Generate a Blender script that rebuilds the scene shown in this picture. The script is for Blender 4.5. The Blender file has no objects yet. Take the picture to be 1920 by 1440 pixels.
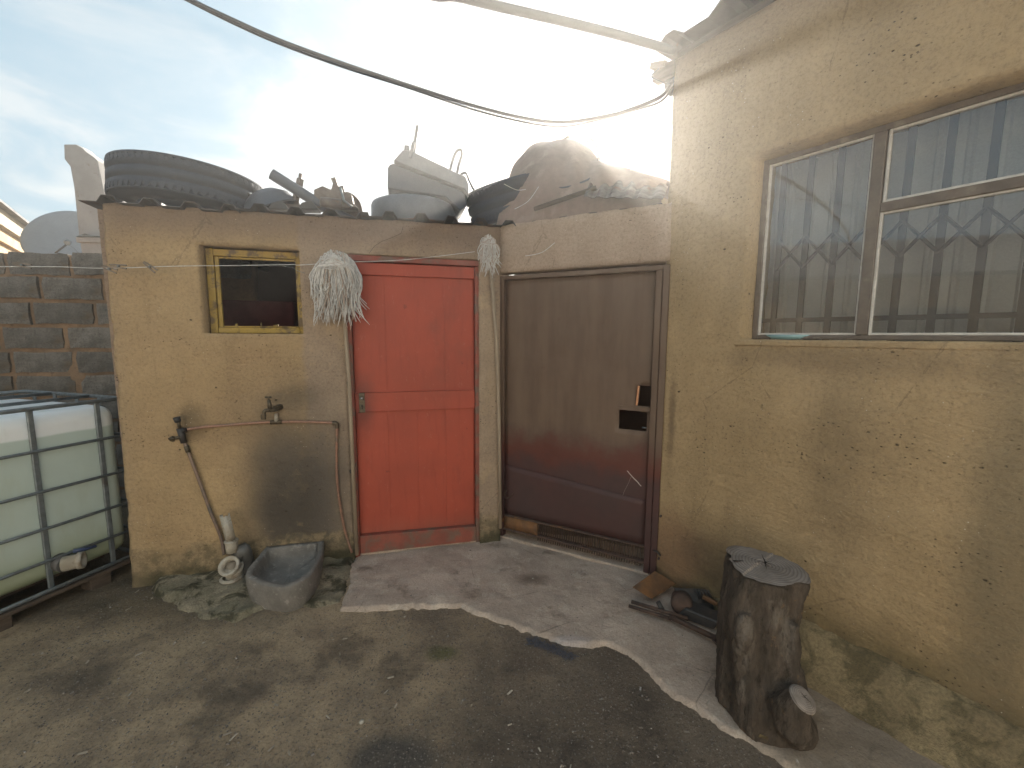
import bpy, bmesh, math, random
from mathutils import Vector, Matrix, noise as mn
random.seed(7)
R = math.radians
scene = bpy.context.scene
col = scene.collection

# ------------------------------------------------------------------ camera, sky, sun, exposure
EYE = 1.5
PITCH, ROLL = 6.57, 0.307
cam_d = bpy.data.cameras.new('camera')
cam_d.sensor_width = 36.0
cam_d.lens = 790.0 / 1920.0 * 36.0
cam_d.clip_start = 0.02
cam_d.clip_end = 3000
cam = bpy.data.objects.new('camera', cam_d)
col.objects.link(cam)
c_fw = Vector((0.0, math.cos(R(PITCH)), -math.sin(R(PITCH))))
c_rt = Vector((0.999985, 0.0053935, 0.0))
c_up0 = c_rt.cross(c_fw).normalized()
c_rt = c_fw.cross(c_up0).normalized()
c_rt = Vector((0.99998554, 0.000617, 0.0053581)); c_up0 = Vector((-0.0053935 * 0 - 0.00539, 0.1144, 0.99342))
c_fw = Vector((0.0, 0.99343447, -0.1144))
# pixel axes expressed in the world (x right, y forward, z up)
RX = Vector((0.99998554, 0.00061703, 0.0053581))      # world components of camera right
RD = Vector((0.00539351, -0.11440093, -0.99342002))   # world components of camera down
RF = Vector((0.0, 0.99343447, -0.1144026))            # world components of camera forward
m = Matrix(((RX.x, -RD.x, -RF.x, 0), (RX.y, -RD.y, -RF.y, 0), (RX.z, -RD.z, -RF.z, EYE), (0, 0, 0, 1)))
cam.matrix_world = m
scene.camera = cam

SUN_AZ, SUN_EL = 8.3, 24.0
world = bpy.data.worlds.new('World'); scene.world = world
world.use_nodes = True
wn = world.node_tree.nodes; wl = world.node_tree.links
wn.clear()
w_out = wn.new('ShaderNodeOutputWorld'); w_bg = wn.new('ShaderNodeBackground')
sky = wn.new('ShaderNodeTexSky'); sky.sky_type = 'NISHITA'; sky.sun_disc = False
sky.sun_elevation = R(SUN_EL); sky.sun_rotation = R(SUN_AZ)
sky.air_density = 1.0; sky.dust_density = 1.3; sky.ozone_density = 1.0
w_bg.inputs['Strength'].default_value = 0.05
tc = wn.new('ShaderNodeTexCoord'); sx = wn.new('ShaderNodeSeparateXYZ')
wl.new(tc.outputs['Generated'], sx.inputs[0])
def wmath(op, a, b=None):
    n = wn.new('ShaderNodeMath'); n.operation = op
    for i, v in enumerate((a, b)):
        if v is None: continue
        if isinstance(v, (int, float)): n.inputs[i].default_value = v
        else: wl.new(v, n.inputs[i])
    return n.outputs[0]
zz = wmath('ADD', wmath('MAXIMUM', sx.outputs[2], 0.0), 0.22)
cx_ = wmath('DIVIDE', sx.outputs[0], zz); cy_ = wmath('DIVIDE', sx.outputs[1], zz)
cb = wn.new('ShaderNodeCombineXYZ'); wl.new(cx_, cb.inputs[0]); wl.new(cy_, cb.inputs[1])
def wnoise(scale, det, rough, dist=0.0):
    n = wn.new('ShaderNodeTexNoise'); n.inputs['Scale'].default_value = scale; n.inputs['Detail'].default_value = det
    n.inputs['Roughness'].default_value = rough; n.inputs['Distortion'].default_value = dist
    wl.new(cb.outputs[0], n.inputs['Vector']); return n.outputs['Fac']
def wramp(v, a, b):
    n = wn.new('ShaderNodeMapRange'); n.interpolation_type = 'SMOOTHSTEP'
    n.inputs[1].default_value = a; n.inputs[2].default_value = b; wl.new(v, n.inputs[0]); return n.outputs[0]
cl1 = wramp(wnoise(1.9, 7, 0.55, 0.5), 0.43, 0.60)
cl2 = wramp(wnoise(4.2, 6, 0.6, 0.2), 0.35, 0.8)
cl = wmath('MINIMUM', wmath('ADD', wmath('MULTIPLY', cl1, 0.75), wmath('MULTIPLY', cl2, 0.35)), 0.92)
hs = wn.new('ShaderNodeVectorMath'); hs.operation = 'MULTIPLY_ADD'   # cloud = thinned sky + white scatter
wl.new(sky.outputs[0], hs.inputs[0]); hs.inputs[1].default_value = (0.12, 0.118, 0.115); hs.inputs[2].default_value = (3.3, 3.5, 3.5)
vl = wn.new('ShaderNodeVectorMath'); vl.operation = 'MULTIPLY_ADD'   # thin high veil over the clear sky
wl.new(sky.outputs[0], vl.inputs[0]); vl.inputs[1].default_value = (0.11, 0.11, 0.11); vl.inputs[2].default_value = (1.7, 2.5, 3.0)
mx = wn.new('ShaderNodeMix'); mx.data_type = 'RGBA'
wl.new(cl, mx.inputs[0]); wl.new(vl.outputs[0], mx.inputs[6]); wl.new(hs.outputs[0], mx.inputs[7])
wl.new(mx.outputs[2], w_bg.inputs['Color']); wl.new(w_bg.outputs[0], w_out.inputs['Surface'])

sl = bpy.data.lights.new('sun', 'SUN'); sl.energy = 5.0; sl.angle = R(0.5); sl.color = (1.0, 0.93, 0.82)
sun = bpy.data.objects.new('sun', sl); col.objects.link(sun)
sd = Vector((math.sin(R(SUN_AZ)) * math.cos(R(SUN_EL)), math.cos(R(SUN_AZ)) * math.cos(R(SUN_EL)), math.sin(R(SUN_EL))))
sun.rotation_euler = sd.to_track_quat('Z', 'Y').to_euler(); sun.location = (2, 8, 8)
vs = scene.view_settings
vs.view_transform = 'Standard'; vs.look = 'None'; vs.gamma = 1.0; vs.use_curve_mapping = False
vs.exposure = 2.1

# ------------------------------------------------------------------ geometry helpers
def ray(px, py):
    return RX * (px - 960) + RD * (py - 720) + RF * 790.0
def G(px, py, z=0.0):
    r = ray(px, py); t = (z - EYE) / r.z
    return Vector((r.x * t, r.y * t, z))
def atY(px, py, Y):
    r = ray(px, py); t = Y / r.y
    return Vector((r.x * t, Y, EYE + r.z * t))
class Frame:
    def __init__(s, origin, az):
        a = R(az); s.o = Vector((origin[0], origin[1], 0)); s.t = Vector((math.sin(a), math.cos(a), 0)); s.n = Vector((-math.cos(a), math.sin(a), 0))
        s.m = Matrix(((s.t.x, s.n.x, 0, s.o.x), (s.t.y, s.n.y, 0, s.o.y), (0, 0, 1, 0), (0, 0, 0, 1)))
    def p(s, px, py, d=0.0):          # local (u, d, z) of the point seen there at depth d behind the plane
        r = ray(px, py); P = s.o + s.n * d; e = Vector((0, 0, EYE))
        k = (P - e).dot(s.n) / r.dot(s.n); X = e + r * k
        return Vector(((X - s.o).dot(s.t), d, X.z))
    def w(s, u, d, z): return s.m @ Vector((u, d, z))
P1 = (-0.9911, 2.6835); P2 = (0.8886, 2.4484)
FA = Frame(P1, 75.5); FB = Frame(P2, 144.0); FC = Frame(P2, 117.5)
I4 = Matrix.Identity(4)
def xz(v): return (v[0], v[2])

class MB:
    def __init__(s): s.v = []; s.f = []; s.sm = []
    def add(s, vs, fs, smooth=False):
        k = len(s.v); s.v += [Vector(v) for v in vs]; s.f += [tuple(i + k for i in f) for f in fs]; s.sm += [smooth] * len(fs); return s
    def box(s, c, sz, rot=None, taper=1.0):
        c = Vector(c); h = [x / 2 for x in sz]; vs = []
        for dz in (-1, 1):
            tp = taper if dz > 0 else 1
            for dx, dy in ((-1, -1), (1, -1), (1, 1), (-1, 1)):
                v = Vector((dx * h[0] * tp, dy * h[1] * tp, dz * h[2]))
                if rot: v = rot @ v
                vs.append(c + v)
        return s.add(vs, [(3, 2, 1, 0), (4, 5, 6, 7), (0, 1, 5, 4), (1, 2, 6, 5), (2, 3, 7, 6), (3, 0, 4, 7)])
    def bx(s, x0, x1, y0, y1, z0, z1): return s.box(((x0 + x1) / 2, (y0 + y1) / 2, (z0 + z1) / 2), (x1 - x0, y1 - y0, z1 - z0))
    def tube(s, pts, r, n=10, caps=True, smooth=True):
        pts = [Vector(p) for p in pts]; rs = r if isinstance(r, (list, tuple)) else [r] * len(pts)
        vs = []; up = None
        for i, p in enumerate(pts):
            d = (pts[min(i + 1, len(pts) - 1)] - pts[max(i - 1, 0)]).normalized()
            if up is None:
                up = d.orthogonal().normalized()
            up = (up - d * up.dot(d))
            up = up.normalized() if up.length > 1e-6 else d.orthogonal().normalized()
            q = d.cross(up)
            for k in range(n):
                a = 2 * math.pi * k / n
                vs.append(p + (up * math.cos(a) + q * math.sin(a)) * rs[i])
        fs = []
        for i in range(len(pts) - 1):
            for k in range(n):
                a = i * n + k; b = i * n + (k + 1) % n
                fs.append((a, b, b + n, a + n))
        s.add(vs, fs, smooth)
        if caps:
            b0 = len(s.v) - len(vs)
            s.f.append(tuple(reversed(range(b0, b0 + n)))); s.sm.append(False)
            e = b0 + (len(pts) - 1) * n
            s.f.append(tuple(range(e, e + n))); s.sm.append(False)
        return s
    def lathe(s, prof, m=I4, n=32, smooth=True, close=False, arc=1.0):
        vs = []; k = len(prof)
        steps = n if arc >= 1 else n + 1
        for j in range(steps):
            a = 2 * math.pi * arc * j / n; ca, sa = math.cos(a), math.sin(a)
            for (r, z) in prof: vs.append(m @ Vector((r * ca, r * sa, z)))
        fs = []
        for j in range(n):
            j2 = (j + 1) % steps
            for i in range(k - 1 + (1 if close else 0)):
                i2 = (i + 1) % k
                fs.append((j * k + i, j2 * k + i, j2 * k + i2, j * k + i2))
        return s.add(vs, fs, smooth)
    def prism(s, poly, y0, y1, m=I4):    # polygon in local x,z extruded along y
        n = len(poly)
        vs = [m @ Vector((x, y0, z)) for x, z in poly] + [m @ Vector((x, y1, z)) for x, z in poly]
        fs = [tuple(range(n)), tuple(reversed(range(n, 2 * n)))] + [((i + 1) % n, i, n + i, n + (i + 1) % n) for i in range(n)]
        return s.add(vs, fs)
    def mesh(s, name):
        me = bpy.data.meshes.new(name); me.from_pydata([tuple(v) for v in s.v], [], s.f)
        me.polygons.foreach_set('use_smooth', s.sm); me.update(); return me

WORLD = {}
def link(o, mw, parent):
    col.objects.link(o)
    if parent is not None:
        o.parent = parent; o.matrix_basis = WORLD[parent.name].inverted() @ mw
    else: o.matrix_basis = mw
    WORLD[o.name] = mw.copy()
def fixn(me):
    b = bmesh.new(); b.from_mesh(me); bmesh.ops.recalc_face_normals(b, faces=b.faces); b.to_mesh(me); b.free()
def ob(name, mb, mat, parent=None, mw=I4, bev=0, seg=1, label=None, cat=None, group=None, kind=None, solid=None, sub=0, nrm=True, weld=False):
    me = mb.mesh(name) if isinstance(mb, MB) else mb
    if nrm and isinstance(mb, MB): fixn(me)
    o = bpy.data.objects.new(name, me)
    if mat is not None and not me.materials: me.materials.append(mat)
    link(o, mw, parent)
    if solid: x = o.modifiers.new('s', 'SOLIDIFY'); x.thickness = solid; x.offset = -1
    if bev: x = o.modifiers.new('b', 'BEVEL'); x.width = bev; x.segments = seg; x.limit_method = 'ANGLE'; x.angle_limit = R(40)
    if sub: x = o.modifiers.new('u', 'SUBSURF'); x.levels = sub; x.render_levels = sub
    tag(o, label, cat, group, kind)
    return o
def tag(o, label=None, cat=None, group=None, kind=None):
    if label: o['label'] = label
    if cat: o['category'] = cat
    if group: o['group'] = group
    if kind: o['kind'] = kind
def thing(name, label, cat, mw=I4, base=(0, 0, 0), group=None):
    o = bpy.data.objects.new(name, None); o.empty_display_size = 0.1
    link(o, mw @ Matrix.Translation(base), None); tag(o, label, cat, group); return o
def nz(x, y, z=0.0, s=1.0, oct=3): return mn.fractal(Vector((x * s, y * s, z * s)), 0.8, 2.0, oct)
def lerp_path(pts, per=6):
    pts = [Vector(p) for p in pts]; out = []
    P = [pts[0]] + pts + [pts[-1]]
    for i in range(1, len(P) - 2):
        for k in range(per):
            t = k / per; a, b, c, d = P[i - 1], P[i], P[i + 1], P[i + 2]
            out.append(0.5 * ((2 * b) + (c - a) * t + (2 * a - 5 * b + 4 * c - d) * t * t + (3 * b - a - 3 * c + d) * t ** 3))
    out.append(pts[-1]); return out

# ------------------------------------------------------------------ material helpers
class NT:
    def __init__(s, name):
        s.m = bpy.data.materials.new(name); s.m.use_nodes = True; s.t = s.m.node_tree; s.n = s.t.nodes; s.l = s.t.links
        s.b = s.n['Principled BSDF']; s.tc = s.n.new('ShaderNodeTexCoord'); s.co = s.tc.outputs['Object']; s.bumps = []
    def mapv(s, scale=(1, 1, 1), loc=(0, 0, 0)):
        x = s.n.new('ShaderNodeMapping'); x.inputs['Scale'].default_value = scale; x.inputs['Location'].default_value = loc
        s.l.new(s.co, x.inputs['Vector']); return x.outputs[0]
    def noise(s, scale, det=4, rough=0.55, vec=None, dist=0.0):
        x = s.n.new('ShaderNodeTexNoise'); x.inputs['Scale'].default_value = scale; x.inputs['Detail'].default_value = det
        x.inputs['Roughness'].default_value = rough; x.inputs['Distortion'].default_value = dist; s.l.new(vec or s.co, x.inputs['Vector']); return x.outputs['Fac']
    def voro(s, scale, vec=None, feat='F1', out='Distance', rnd=1.0):
        x = s.n.new('ShaderNodeTexVoronoi'); x.feature = feat; x.inputs['Scale'].default_value = scale; x.inputs['Randomness'].default_value = rnd
        s.l.new(vec or s.co, x.inputs['Vector']); return x.outputs[out]
    def ramp(s, v, a, b, lo=0.0, hi=1.0):
        x = s.n.new('ShaderNodeMapRange'); x.interpolation_type = 'SMOOTHSTEP'
        for i, q in ((1, a), (2, b), (3, lo), (4, hi)): x.inputs[i].default_value = q
        s.l.new(v, x.inputs[0]); return x.outputs[0]
    def math(s, op, a, b=None):
        x = s.n.new('ShaderNodeMath'); x.operation = op
        for i, v in enumerate((a, b)):
            if v is None: continue
            if isinstance(v, (int, float)): x.inputs[i].default_value = v
            else: s.l.new(v, x.inputs[i])
        return x.outputs[0]
    def mix(s, f, a, b, mode='MIX'):
        x = s.n.new('ShaderNodeMix'); x.data_type = 'RGBA'; x.blend_type = mode
        for i, v in ((0, f), (6, a), (7, b)):
            if isinstance(v, (int, float)): x.inputs[i].default_value = v
            elif isinstance(v, tuple): x.inputs[i].default_value = (v[0], v[1], v[2], 1)
            else: s.l.new(v, x.inputs[i])
        return x.outputs[2]
    def xyz(s):
        x = s.n.new('ShaderNodeSeparateXYZ'); s.l.new(s.co, x.inputs[0]); return x.outputs
    def ell(s, cx, cz, rx, rz, soft=0.5, warp=0.25, axis=2, wsc=3.0):   # soft irregular patch around a spot
        X = s.xyz()
        a = s.math('DIVIDE', s.math('SUBTRACT', X[0], cx), rx); b = s.math('DIVIDE', s.math('SUBTRACT', X[axis], cz), rz)
        d = s.math('SQRT', s.math('ADD', s.math('MULTIPLY', a, a), s.math('MULTIPLY', b, b)))
        d = s.math('ADD', d, s.math('MULTIPLY', s.math('SUBTRACT', s.noise(wsc, 5, 0.6), 0.5), warp * 4))
        return s.ramp(d, 1.0 + soft, 1.0 - soft)
    def bump(s, h, strength=0.5, dist=0.01):
        x = s.n.new('ShaderNodeBump'); x.inputs['Strength'].default_value = strength; x.inputs['Distance'].default_value = dist
        s.l.new(h, x.inputs['Height'])
        if s.bumps: s.l.new(s.bumps[-1], x.inputs['Normal'])
        s.bumps.append(x.outputs[0]); s.l.new(x.outputs[0], s.b.inputs['Normal'])
    def fin(s, c, rough=0.8, metal=0.0, spec=None):
        if isinstance(c, tuple): s.b.inputs['Base Color'].default_value = (c[0], c[1], c[2], 1)
        else: s.l.new(c, s.b.inputs['Base Color'])
        if isinstance(rough, (int, float)): s.b.inputs['Roughness'].default_value = rough
        else: s.l.new(rough, s.b.inputs['Roughness'])
        s.b.inputs['Metallic'].default_value = metal
        if spec is not None: s.b.inputs['Specular IOR Level'].default_value = spec
        return s.m
def worn(name, c1, c2, c3=None, sc=6, rough=0.75, metal=0.0, bump=0.3, bd=0.004, bsc=40, t3=(0.55, 0.7), sc3=9, stretch=(1, 1, 1), spec=None):
    n = NT(name); v = n.mapv(stretch)
    c = n.mix(n.ramp(n.noise(sc, 5, 0.6, v), 0.35, 0.65), c1, c2)
    if c3: c = n.mix(n.ramp(n.noise(sc3, 6, 0.65, v, 0.3), *t3), c, c3)
    c = n.mix(n.ramp(n.noise(bsc * 3, 3, 0.6, v), 0.3, 0.7, 0.0, 0.25), c, tuple(x * 0.45 for x in c1))
    n.bump(n.noise(bsc, 4, 0.65, v), bump, bd)
    return n.fin(c, n.ramp(n.noise(sc * 2, 3, 0.5, v), 0.3, 0.7, rough - 0.12, min(1, rough + 0.12)), metal, spec)

def plaster(name, base, base2, extra):
    n = NT(name)
    big = n.ramp(n.noise(1.3, 4, 0.6), 0.35, 0.68); mid = n.ramp(n.noise(5.0, 6, 0.65), 0.3, 0.7)
    c = n.mix(big, base, base2)
    c = n.mix(n.math('MULTIPLY', mid, 0.45), c, tuple(x * 0.72 for x in base))
    streak = n.ramp(n.noise(3.0, 5, 0.65, n.mapv((2.6, 1, 0.35))), 0.5, 0.78)
    c = n.mix(n.math('MULTIPLY', streak, 0.28), c, tuple(x * 0.6 for x in base2))
    c = extra(n, c)
    grain = n.noise(140, 3, 0.7)
    c = n.mix(n.ramp(n.noise(60, 5, 0.8), 0.42, 0.72, 0, 0.42), c, (0.10, 0.07, 0.048))
    c = n.mix(n.ramp(n.noise(2.4, 7, 0.7), 0.52, 0.72, 0, 0.4), c, tuple(x * 0.62 for x in base))
    c = n.mix(n.ramp(n.noise(3.3, 6, 0.7, n.mapv((1, 1, 1), (7, 3, 2))), 0.56, 0.72, 0, 0.35), c, tuple(min(.6, x * 1.25) for x in base))
    sand = n.voro(130); c = n.mix(n.ramp(sand, 0.13, 0.08, 0, 0.35), c, (0.5, 0.43, 0.33))
    ck_ = n.voro(1.6, n.mapv((1, 1, .8), (1.3, 0, .4)), 'DISTANCE_TO_EDGE')
    ckw = n.math('ABSOLUTE', n.math('ADD', ck_, n.math('MULTIPLY', n.math('SUBTRACT', n.noise(8, 5, 0.75), 0.5), 0.06)))
    crk = n.math('MULTIPLY', n.ramp(ckw, 0.0045, 0.001), n.ramp(n.noise(1.9, 3), 0.53, 0.58))
    c = n.mix(n.math('MULTIPLY', crk, 0.32), c, (0.07, 0.05, 0.035))
    drip = n.ramp(n.noise(9, 5, 0.7, n.mapv((1.6, 1, 0.12))), 0.60, 0.74)
    c = n.mix(n.math('MULTIPLY', drip, 0.3), c, tuple(x * 0.45 for x in base2))
    # pits: sparse small holes, wider than tall
    pv = n.mapv((1, 1, 1.5))
    def pits(sc, r0, thr):
        x = n.n.new('ShaderNodeTexVoronoi'); x.inputs['Scale'].default_value = sc; n.l.new(pv, x.inputs['Vector'])
        sp = n.n.new('ShaderNodeSeparateColor'); n.l.new(x.outputs['Color'], sp.inputs[0])
        wob = n.math('ADD', x.outputs['Distance'], n.math('MULTIPLY', n.math('SUBTRACT', n.noise(sc * 3.5, 3, 0.6), 0.5), r0 * 1.6))
        return n.math('MULTIPLY', n.ramp(wob, r0, r0 * 0.55), n.math('GREATER_THAN', sp.outputs[0], thr)), sp.outputs[1]
    zone = n.ramp(n.noise(2.6, 5, 0.6), 0.46, 0.62)
    p1, r1 = pits(22, 0.15, 0.80); p2, r2 = pits(55, 0.24, 0.70); p3, _ = pits(9, 0.075, 0.66)
    p2 = n.math('MULTIPLY', p2, n.math('ADD', zone, 0.08))
    p1 = n.math('MULTIPLY', p1, n.math('ADD', n.math('MULTIPLY', zone, 0.85), 0.12))
    allp = n.math('MAXIMUM', n.math('MAXIMUM', p1, p2), p3)
    c = n.mix(n.math('MULTIPLY', allp, 0.85), c, (0.05, 0.033, 0.022))
    w1, _ = pits(17, 0.12, 0.88)
    spk = n.voro(48, n.mapv((1, 1, 1), (3.1, 0, 1.7))); 
    w2 = n.math('MULTIPLY', n.ramp(spk, 0.11, 0.07), n.ramp(n.noise(4.5, 2, 0.5), 0.55, 0.62))
    c = n.mix(n.math('MULTIPLY', w2, 0.75), c, (0.62, 0.57, 0.48))
    n.bump(n.noise(5, 6, 0.65), 0.7, 0.03)
    n.bump(n.noise(32, 5, 0.75), 0.8, 0.007)
    n.bump(n.noise(3.2, 5, 0.6, n.mapv((1, 1, 3.2), (2, 0, 5)), 1.2), 0.45, 0.02)
    n.bump(grain, 0.35, 0.002)
    n.bump(n.math('SUBTRACT', 1.0, allp), 0.9, 0.006)
    return n.fin(c, 0.92, 0, 0.25)

def ex_A(n, c):
    X = n.xyz()
    wob = n.math('MULTIPLY', n.math('SUBTRACT', n.noise(7, 4, 0.6), 0.5), 0.05)
    grey = n.math('MULTIPLY', n.ramp(n.math('ADD', X[0], wob), -0.325, -0.285), 0.9)
    c = n.mix(grey, c, n.mix(n.ramp(n.noise(4, 5, 0.6), 0.35, 0.65), (0.36, 0.275, 0.20), (0.29, 0.22, 0.165)))
    c = n.mix(n.math('MULTIPLY', n.ramp(n.math('ADD', X[2], wob), 1.96, 2.16), 0.78), c, (0.17, 0.12, 0.09))     # darker brown band under the roof
    c = n.mix(n.math('MULTIPLY', n.ell(-0.36, 0.42, 0.30, 0.52, 0.55, 0.30, wsc=2.2), 0.86), c, (0.085, 0.076, 0.066))
    c = n.mix(n.math('MULTIPLY', n.ell(-0.42, 0.46, 0.18, 0.36, 0.7, 0.25, wsc=4), 0.7), c, (0.048, 0.044, 0.039))
    c = n.mix(n.math('MULTIPLY', n.ell(-0.36, 0.9, 0.32, 0.35, 0.7, 0.2), 0.4), c, (0.13, 0.11, 0.09))
    c = n.mix(n.math('MULTIPLY', n.ell(-0.93, 0.98, 0.07, 0.10, 0.6, 0.1), 0.55), c, (0.09, 0.07, 0.045))
    c = n.mix(n.math('MULTIPLY', n.ell(-0.37, 1.12, 0.12, 0.07, 0.7, 0.1), 0.5), c, (0.085, 0.07, 0.055))
    low = n.ramp(n.math('ADD', X[2], n.math('MULTIPLY', n.noise(5, 6, 0.7), 0.30)), 0.40, 0.33)
    c = n.mix(n.math('MULTIPLY', low, 0.8), c, n.mix(n.ramp(n.noise(16, 6, 0.75), 0.42, 0.58), (0.26, 0.20, 0.12), (0.11, 0.09, 0.055)))
    low2 = n.ramp(n.math('ADD', X[2], n.math('MULTIPLY', n.noise(7, 6, 0.7, n.mapv((1, 1, 1), (3, 0, 0))), 0.16)), 0.20, 0.13)
    c = n.mix(n.math('MULTIPLY', low2, 0.85), c, (0.04, 0.042, 0.022))
    lowm = low
    c = n.mix(n.math('MULTIPLY', n.ramp(X[0], -1.18, -1.30), 0.35), c, (0.33, 0.25, 0.16))
    return c
def ex_B(n, c):
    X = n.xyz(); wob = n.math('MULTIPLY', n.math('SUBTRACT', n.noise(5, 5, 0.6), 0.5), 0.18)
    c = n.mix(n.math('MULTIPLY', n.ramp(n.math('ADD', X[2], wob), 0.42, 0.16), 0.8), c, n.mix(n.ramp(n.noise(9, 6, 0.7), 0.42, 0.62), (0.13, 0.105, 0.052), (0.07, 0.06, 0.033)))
    c = n.mix(n.math('MULTIPLY', n.ell(0.12, 0.26, 0.16, 0.2, 0.5, 0.15), 0.75), c, (0.27, 0.165, 0.095))
    c = n.mix(n.math('MULTIPLY', n.ell(0.36, 0.30, 0.2, 0.13, 0.6, 0.15), 0.5), c, (0.07, 0.05, 0.035))
    c = n.mix(n.math('MULTIPLY', n.ell(0.86, 0.95, 0.13, 0.45, 0.8, 0.2), 0.35), c, (0.115, 0.09, 0.06))
    c = n.mix(n.math('MULTIPLY', n.ell(1.36, 0.85, 0.12, 0.7, 0.6, 0.15), 0.45), c, (0.085, 0.085, 0.065))
    c = n.mix(n.math('MULTIPLY', n.ell(0.9, 1.40, 0.5, 0.05, 0.8, 0.35, wsc=9), 0.4), c, (0.13, 0.09, 0.055))
    c = n.mix(n.math('MULTIPLY', n.ell(0.06, 1.0, 0.02, 0.22, 0.9, 0.4, wsc=12), 0.6), c, (0.09, 0.06, 0.04))
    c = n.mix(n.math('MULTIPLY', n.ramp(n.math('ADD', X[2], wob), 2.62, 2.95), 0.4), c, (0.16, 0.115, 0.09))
    return c
M = {}
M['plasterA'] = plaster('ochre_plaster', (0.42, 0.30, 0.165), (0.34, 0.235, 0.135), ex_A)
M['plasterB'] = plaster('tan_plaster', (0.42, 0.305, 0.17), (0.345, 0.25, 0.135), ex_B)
M['plasterC'] = plaster('grey_plaster', (0.42, 0.32, 0.245), (0.35, 0.265, 0.20), lambda n, c: c)
M['inner'] = worn('sooty_inside_plaster', (0.10, 0.06, 0.05), (0.07, 0.05, 0.045), sc=2)
M['roof'] = worn('weathered_galvanised_sheet', (0.10, 0.095, 0.095), (0.06, 0.055, 0.055), (0.13, 0.06, 0.03), sc=3, rough=0.7, metal=0.2)
M['rubber'] = worn('old_tyre_rubber', (0.030, 0.038, 0.055), (0.045, 0.053, 0.07), (0.09, 0.085, 0.08), sc=4, rough=0.75, bump=0.25, bd=0.003, sc3=5, t3=(0.55, 0.8))
M['block'] = None
M['yellow'] = worn('yellow_paint_on_steel', (0.36, 0.235, 0.035), (0.30, 0.20, 0.04), (0.11, 0.07, 0.035), sc=9, rough=0.6, sc3=14, t3=(0.46, 0.62))
M['steel_old'] = worn('rusty_pipe_steel', (0.16, 0.13, 0.11), (0.10, 0.08, 0.07), (0.17, 0.075, 0.035), sc=9, rough=0.6, metal=0.4)
M['copper'] = worn('dull_copper', (0.34, 0.19, 0.13), (0.27, 0.155, 0.11), (0.17, 0.13, 0.10), sc=20, rough=0.5, metal=0.35)
M['brass'] = worn('tarnished_brass', (0.13, 0.10, 0.065), (0.075, 0.062, 0.045), sc=30, rough=0.5, metal=0.5)
M['pvc'] = worn('dirty_white_pvc', (0.42, 0.39, 0.33), (0.33, 0.29, 0.23), (0.16, 0.12, 0.08), sc=14, rough=0.55, sc3=18, t3=(0.5, 0.68))
M['pvc_grey'] = worn('dark_grey_pipe', (0.12, 0.12, 0.115), (0.09, 0.085, 0.08), sc=10, rough=0.6)
M['string'] = worn('white_mop_cotton', (0.66, 0.65, 0.63), (0.52, 0.50, 0.48), sc=40, rough=0.95, bump=0.4, bd=0.001, bsc=300)
M['string_dirty'] = worn('stained_mop_cotton', (0.42, 0.33, 0.27), (0.50, 0.42, 0.36), sc=30, rough=0.95)
M['wood_pale'] = worn('pale_wood_stick', (0.36, 0.29, 0.21), (0.28, 0.22, 0.16), sc=12, stretch=(3, 3, 0.4), rough=0.75)
M['wood_dark'] = worn('dark_wet_timber', (0.09, 0.065, 0.045), (0.06, 0.045, 0.035), sc=8, stretch=(1, 4, 4), rough=0.85)
M['cable'] = worn('black_cable_sheath', (0.032, 0.036, 0.045), (0.045, 0.05, 0.06), sc=9, rough=0.55)
M['galv'] = worn('galvanised_tube', (0.20, 0.225, 0.235), (0.15, 0.17, 0.18), (0.11, 0.10, 0.09), sc=20, rough=0.5, metal=0.5, bump=0.1)
M['white_paint'] = worn('white_putty_and_paint', (0.56, 0.54, 0.50), (0.46, 0.43, 0.39), (0.32, 0.28, 0.22), sc=20, rough=0.6, sc3=25, t3=(0.6, 0.75))
M['frame_brown'] = worn('brown_steel_window_frame', (0.13, 0.10, 0.075), (0.09, 0.07, 0.055), (0.20, 0.17, 0.13), sc=12, rough=0.6)
M['bars'] = worn('black_painted_bars', (0.022, 0.018, 0.017), (0.035, 0.028, 0.024), sc=10, rough=0.5)
M['rust'] = worn('orange_rust', (0.20, 0.095, 0.035), (0.13, 0.07, 0.035), (0.07, 0.045, 0.03), sc=14, rough=0.85, bump=0.5)
M['rust_dark'] = worn('dark_rust', (0.085, 0.05, 0.035), (0.05, 0.035, 0.03), (0.13, 0.065, 0.03), sc=14, rough=0.8, bump=0.5)
M['black_iron'] = worn('black_iron', (0.03, 0.03, 0.03), (0.045, 0.04, 0.038), (0.09, 0.06, 0.04), sc=12, rough=0.55)
M['plastic_grey'] = worn('faded_grey_plastic', (0.11, 0.125, 0.15), (0.085, 0.10, 0.12), sc=5, rough=0.5, bump=0.1)
M['plastic_dark'] = worn('dark_plastic', (0.05, 0.06, 0.08), (0.07, 0.08, 0.10), sc=5, rough=0.5)
M['tarp'] = worn('dusty_tarpaulin', (0.26, 0.19, 0.16), (0.20, 0.15, 0.13), (0.29, 0.225, 0.19), sc=2.5, rough=0.8, bump=0.4, bd=0.01, bsc=8)
M['dish'] = worn('pale_blue_grey_dish', (0.21, 0.25, 0.30), (0.19, 0.23, 0.275), sc=4, rough=0.6, bump=0.05)
M['precast'] = worn('pale_precast_concrete', (0.30, 0.285, 0.275), (0.25, 0.24, 0.23), (0.17, 0.12, 0.085), sc=4, rough=0.9, t3=(0.6, 0.72))
M['farwall'] = worn('cream_house_paint', (0.38, 0.26, 0.14), (0.34, 0.23, 0.125), sc=3, rough=0.9)
M['bounce_white'] = worn('pale_bounce_plaster', (0.74, 0.70, 0.62), (0.66, 0.62, 0.55), sc=2, rough=0.9)  # pale tone chosen so the unseen rear house bounces sunlight
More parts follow.
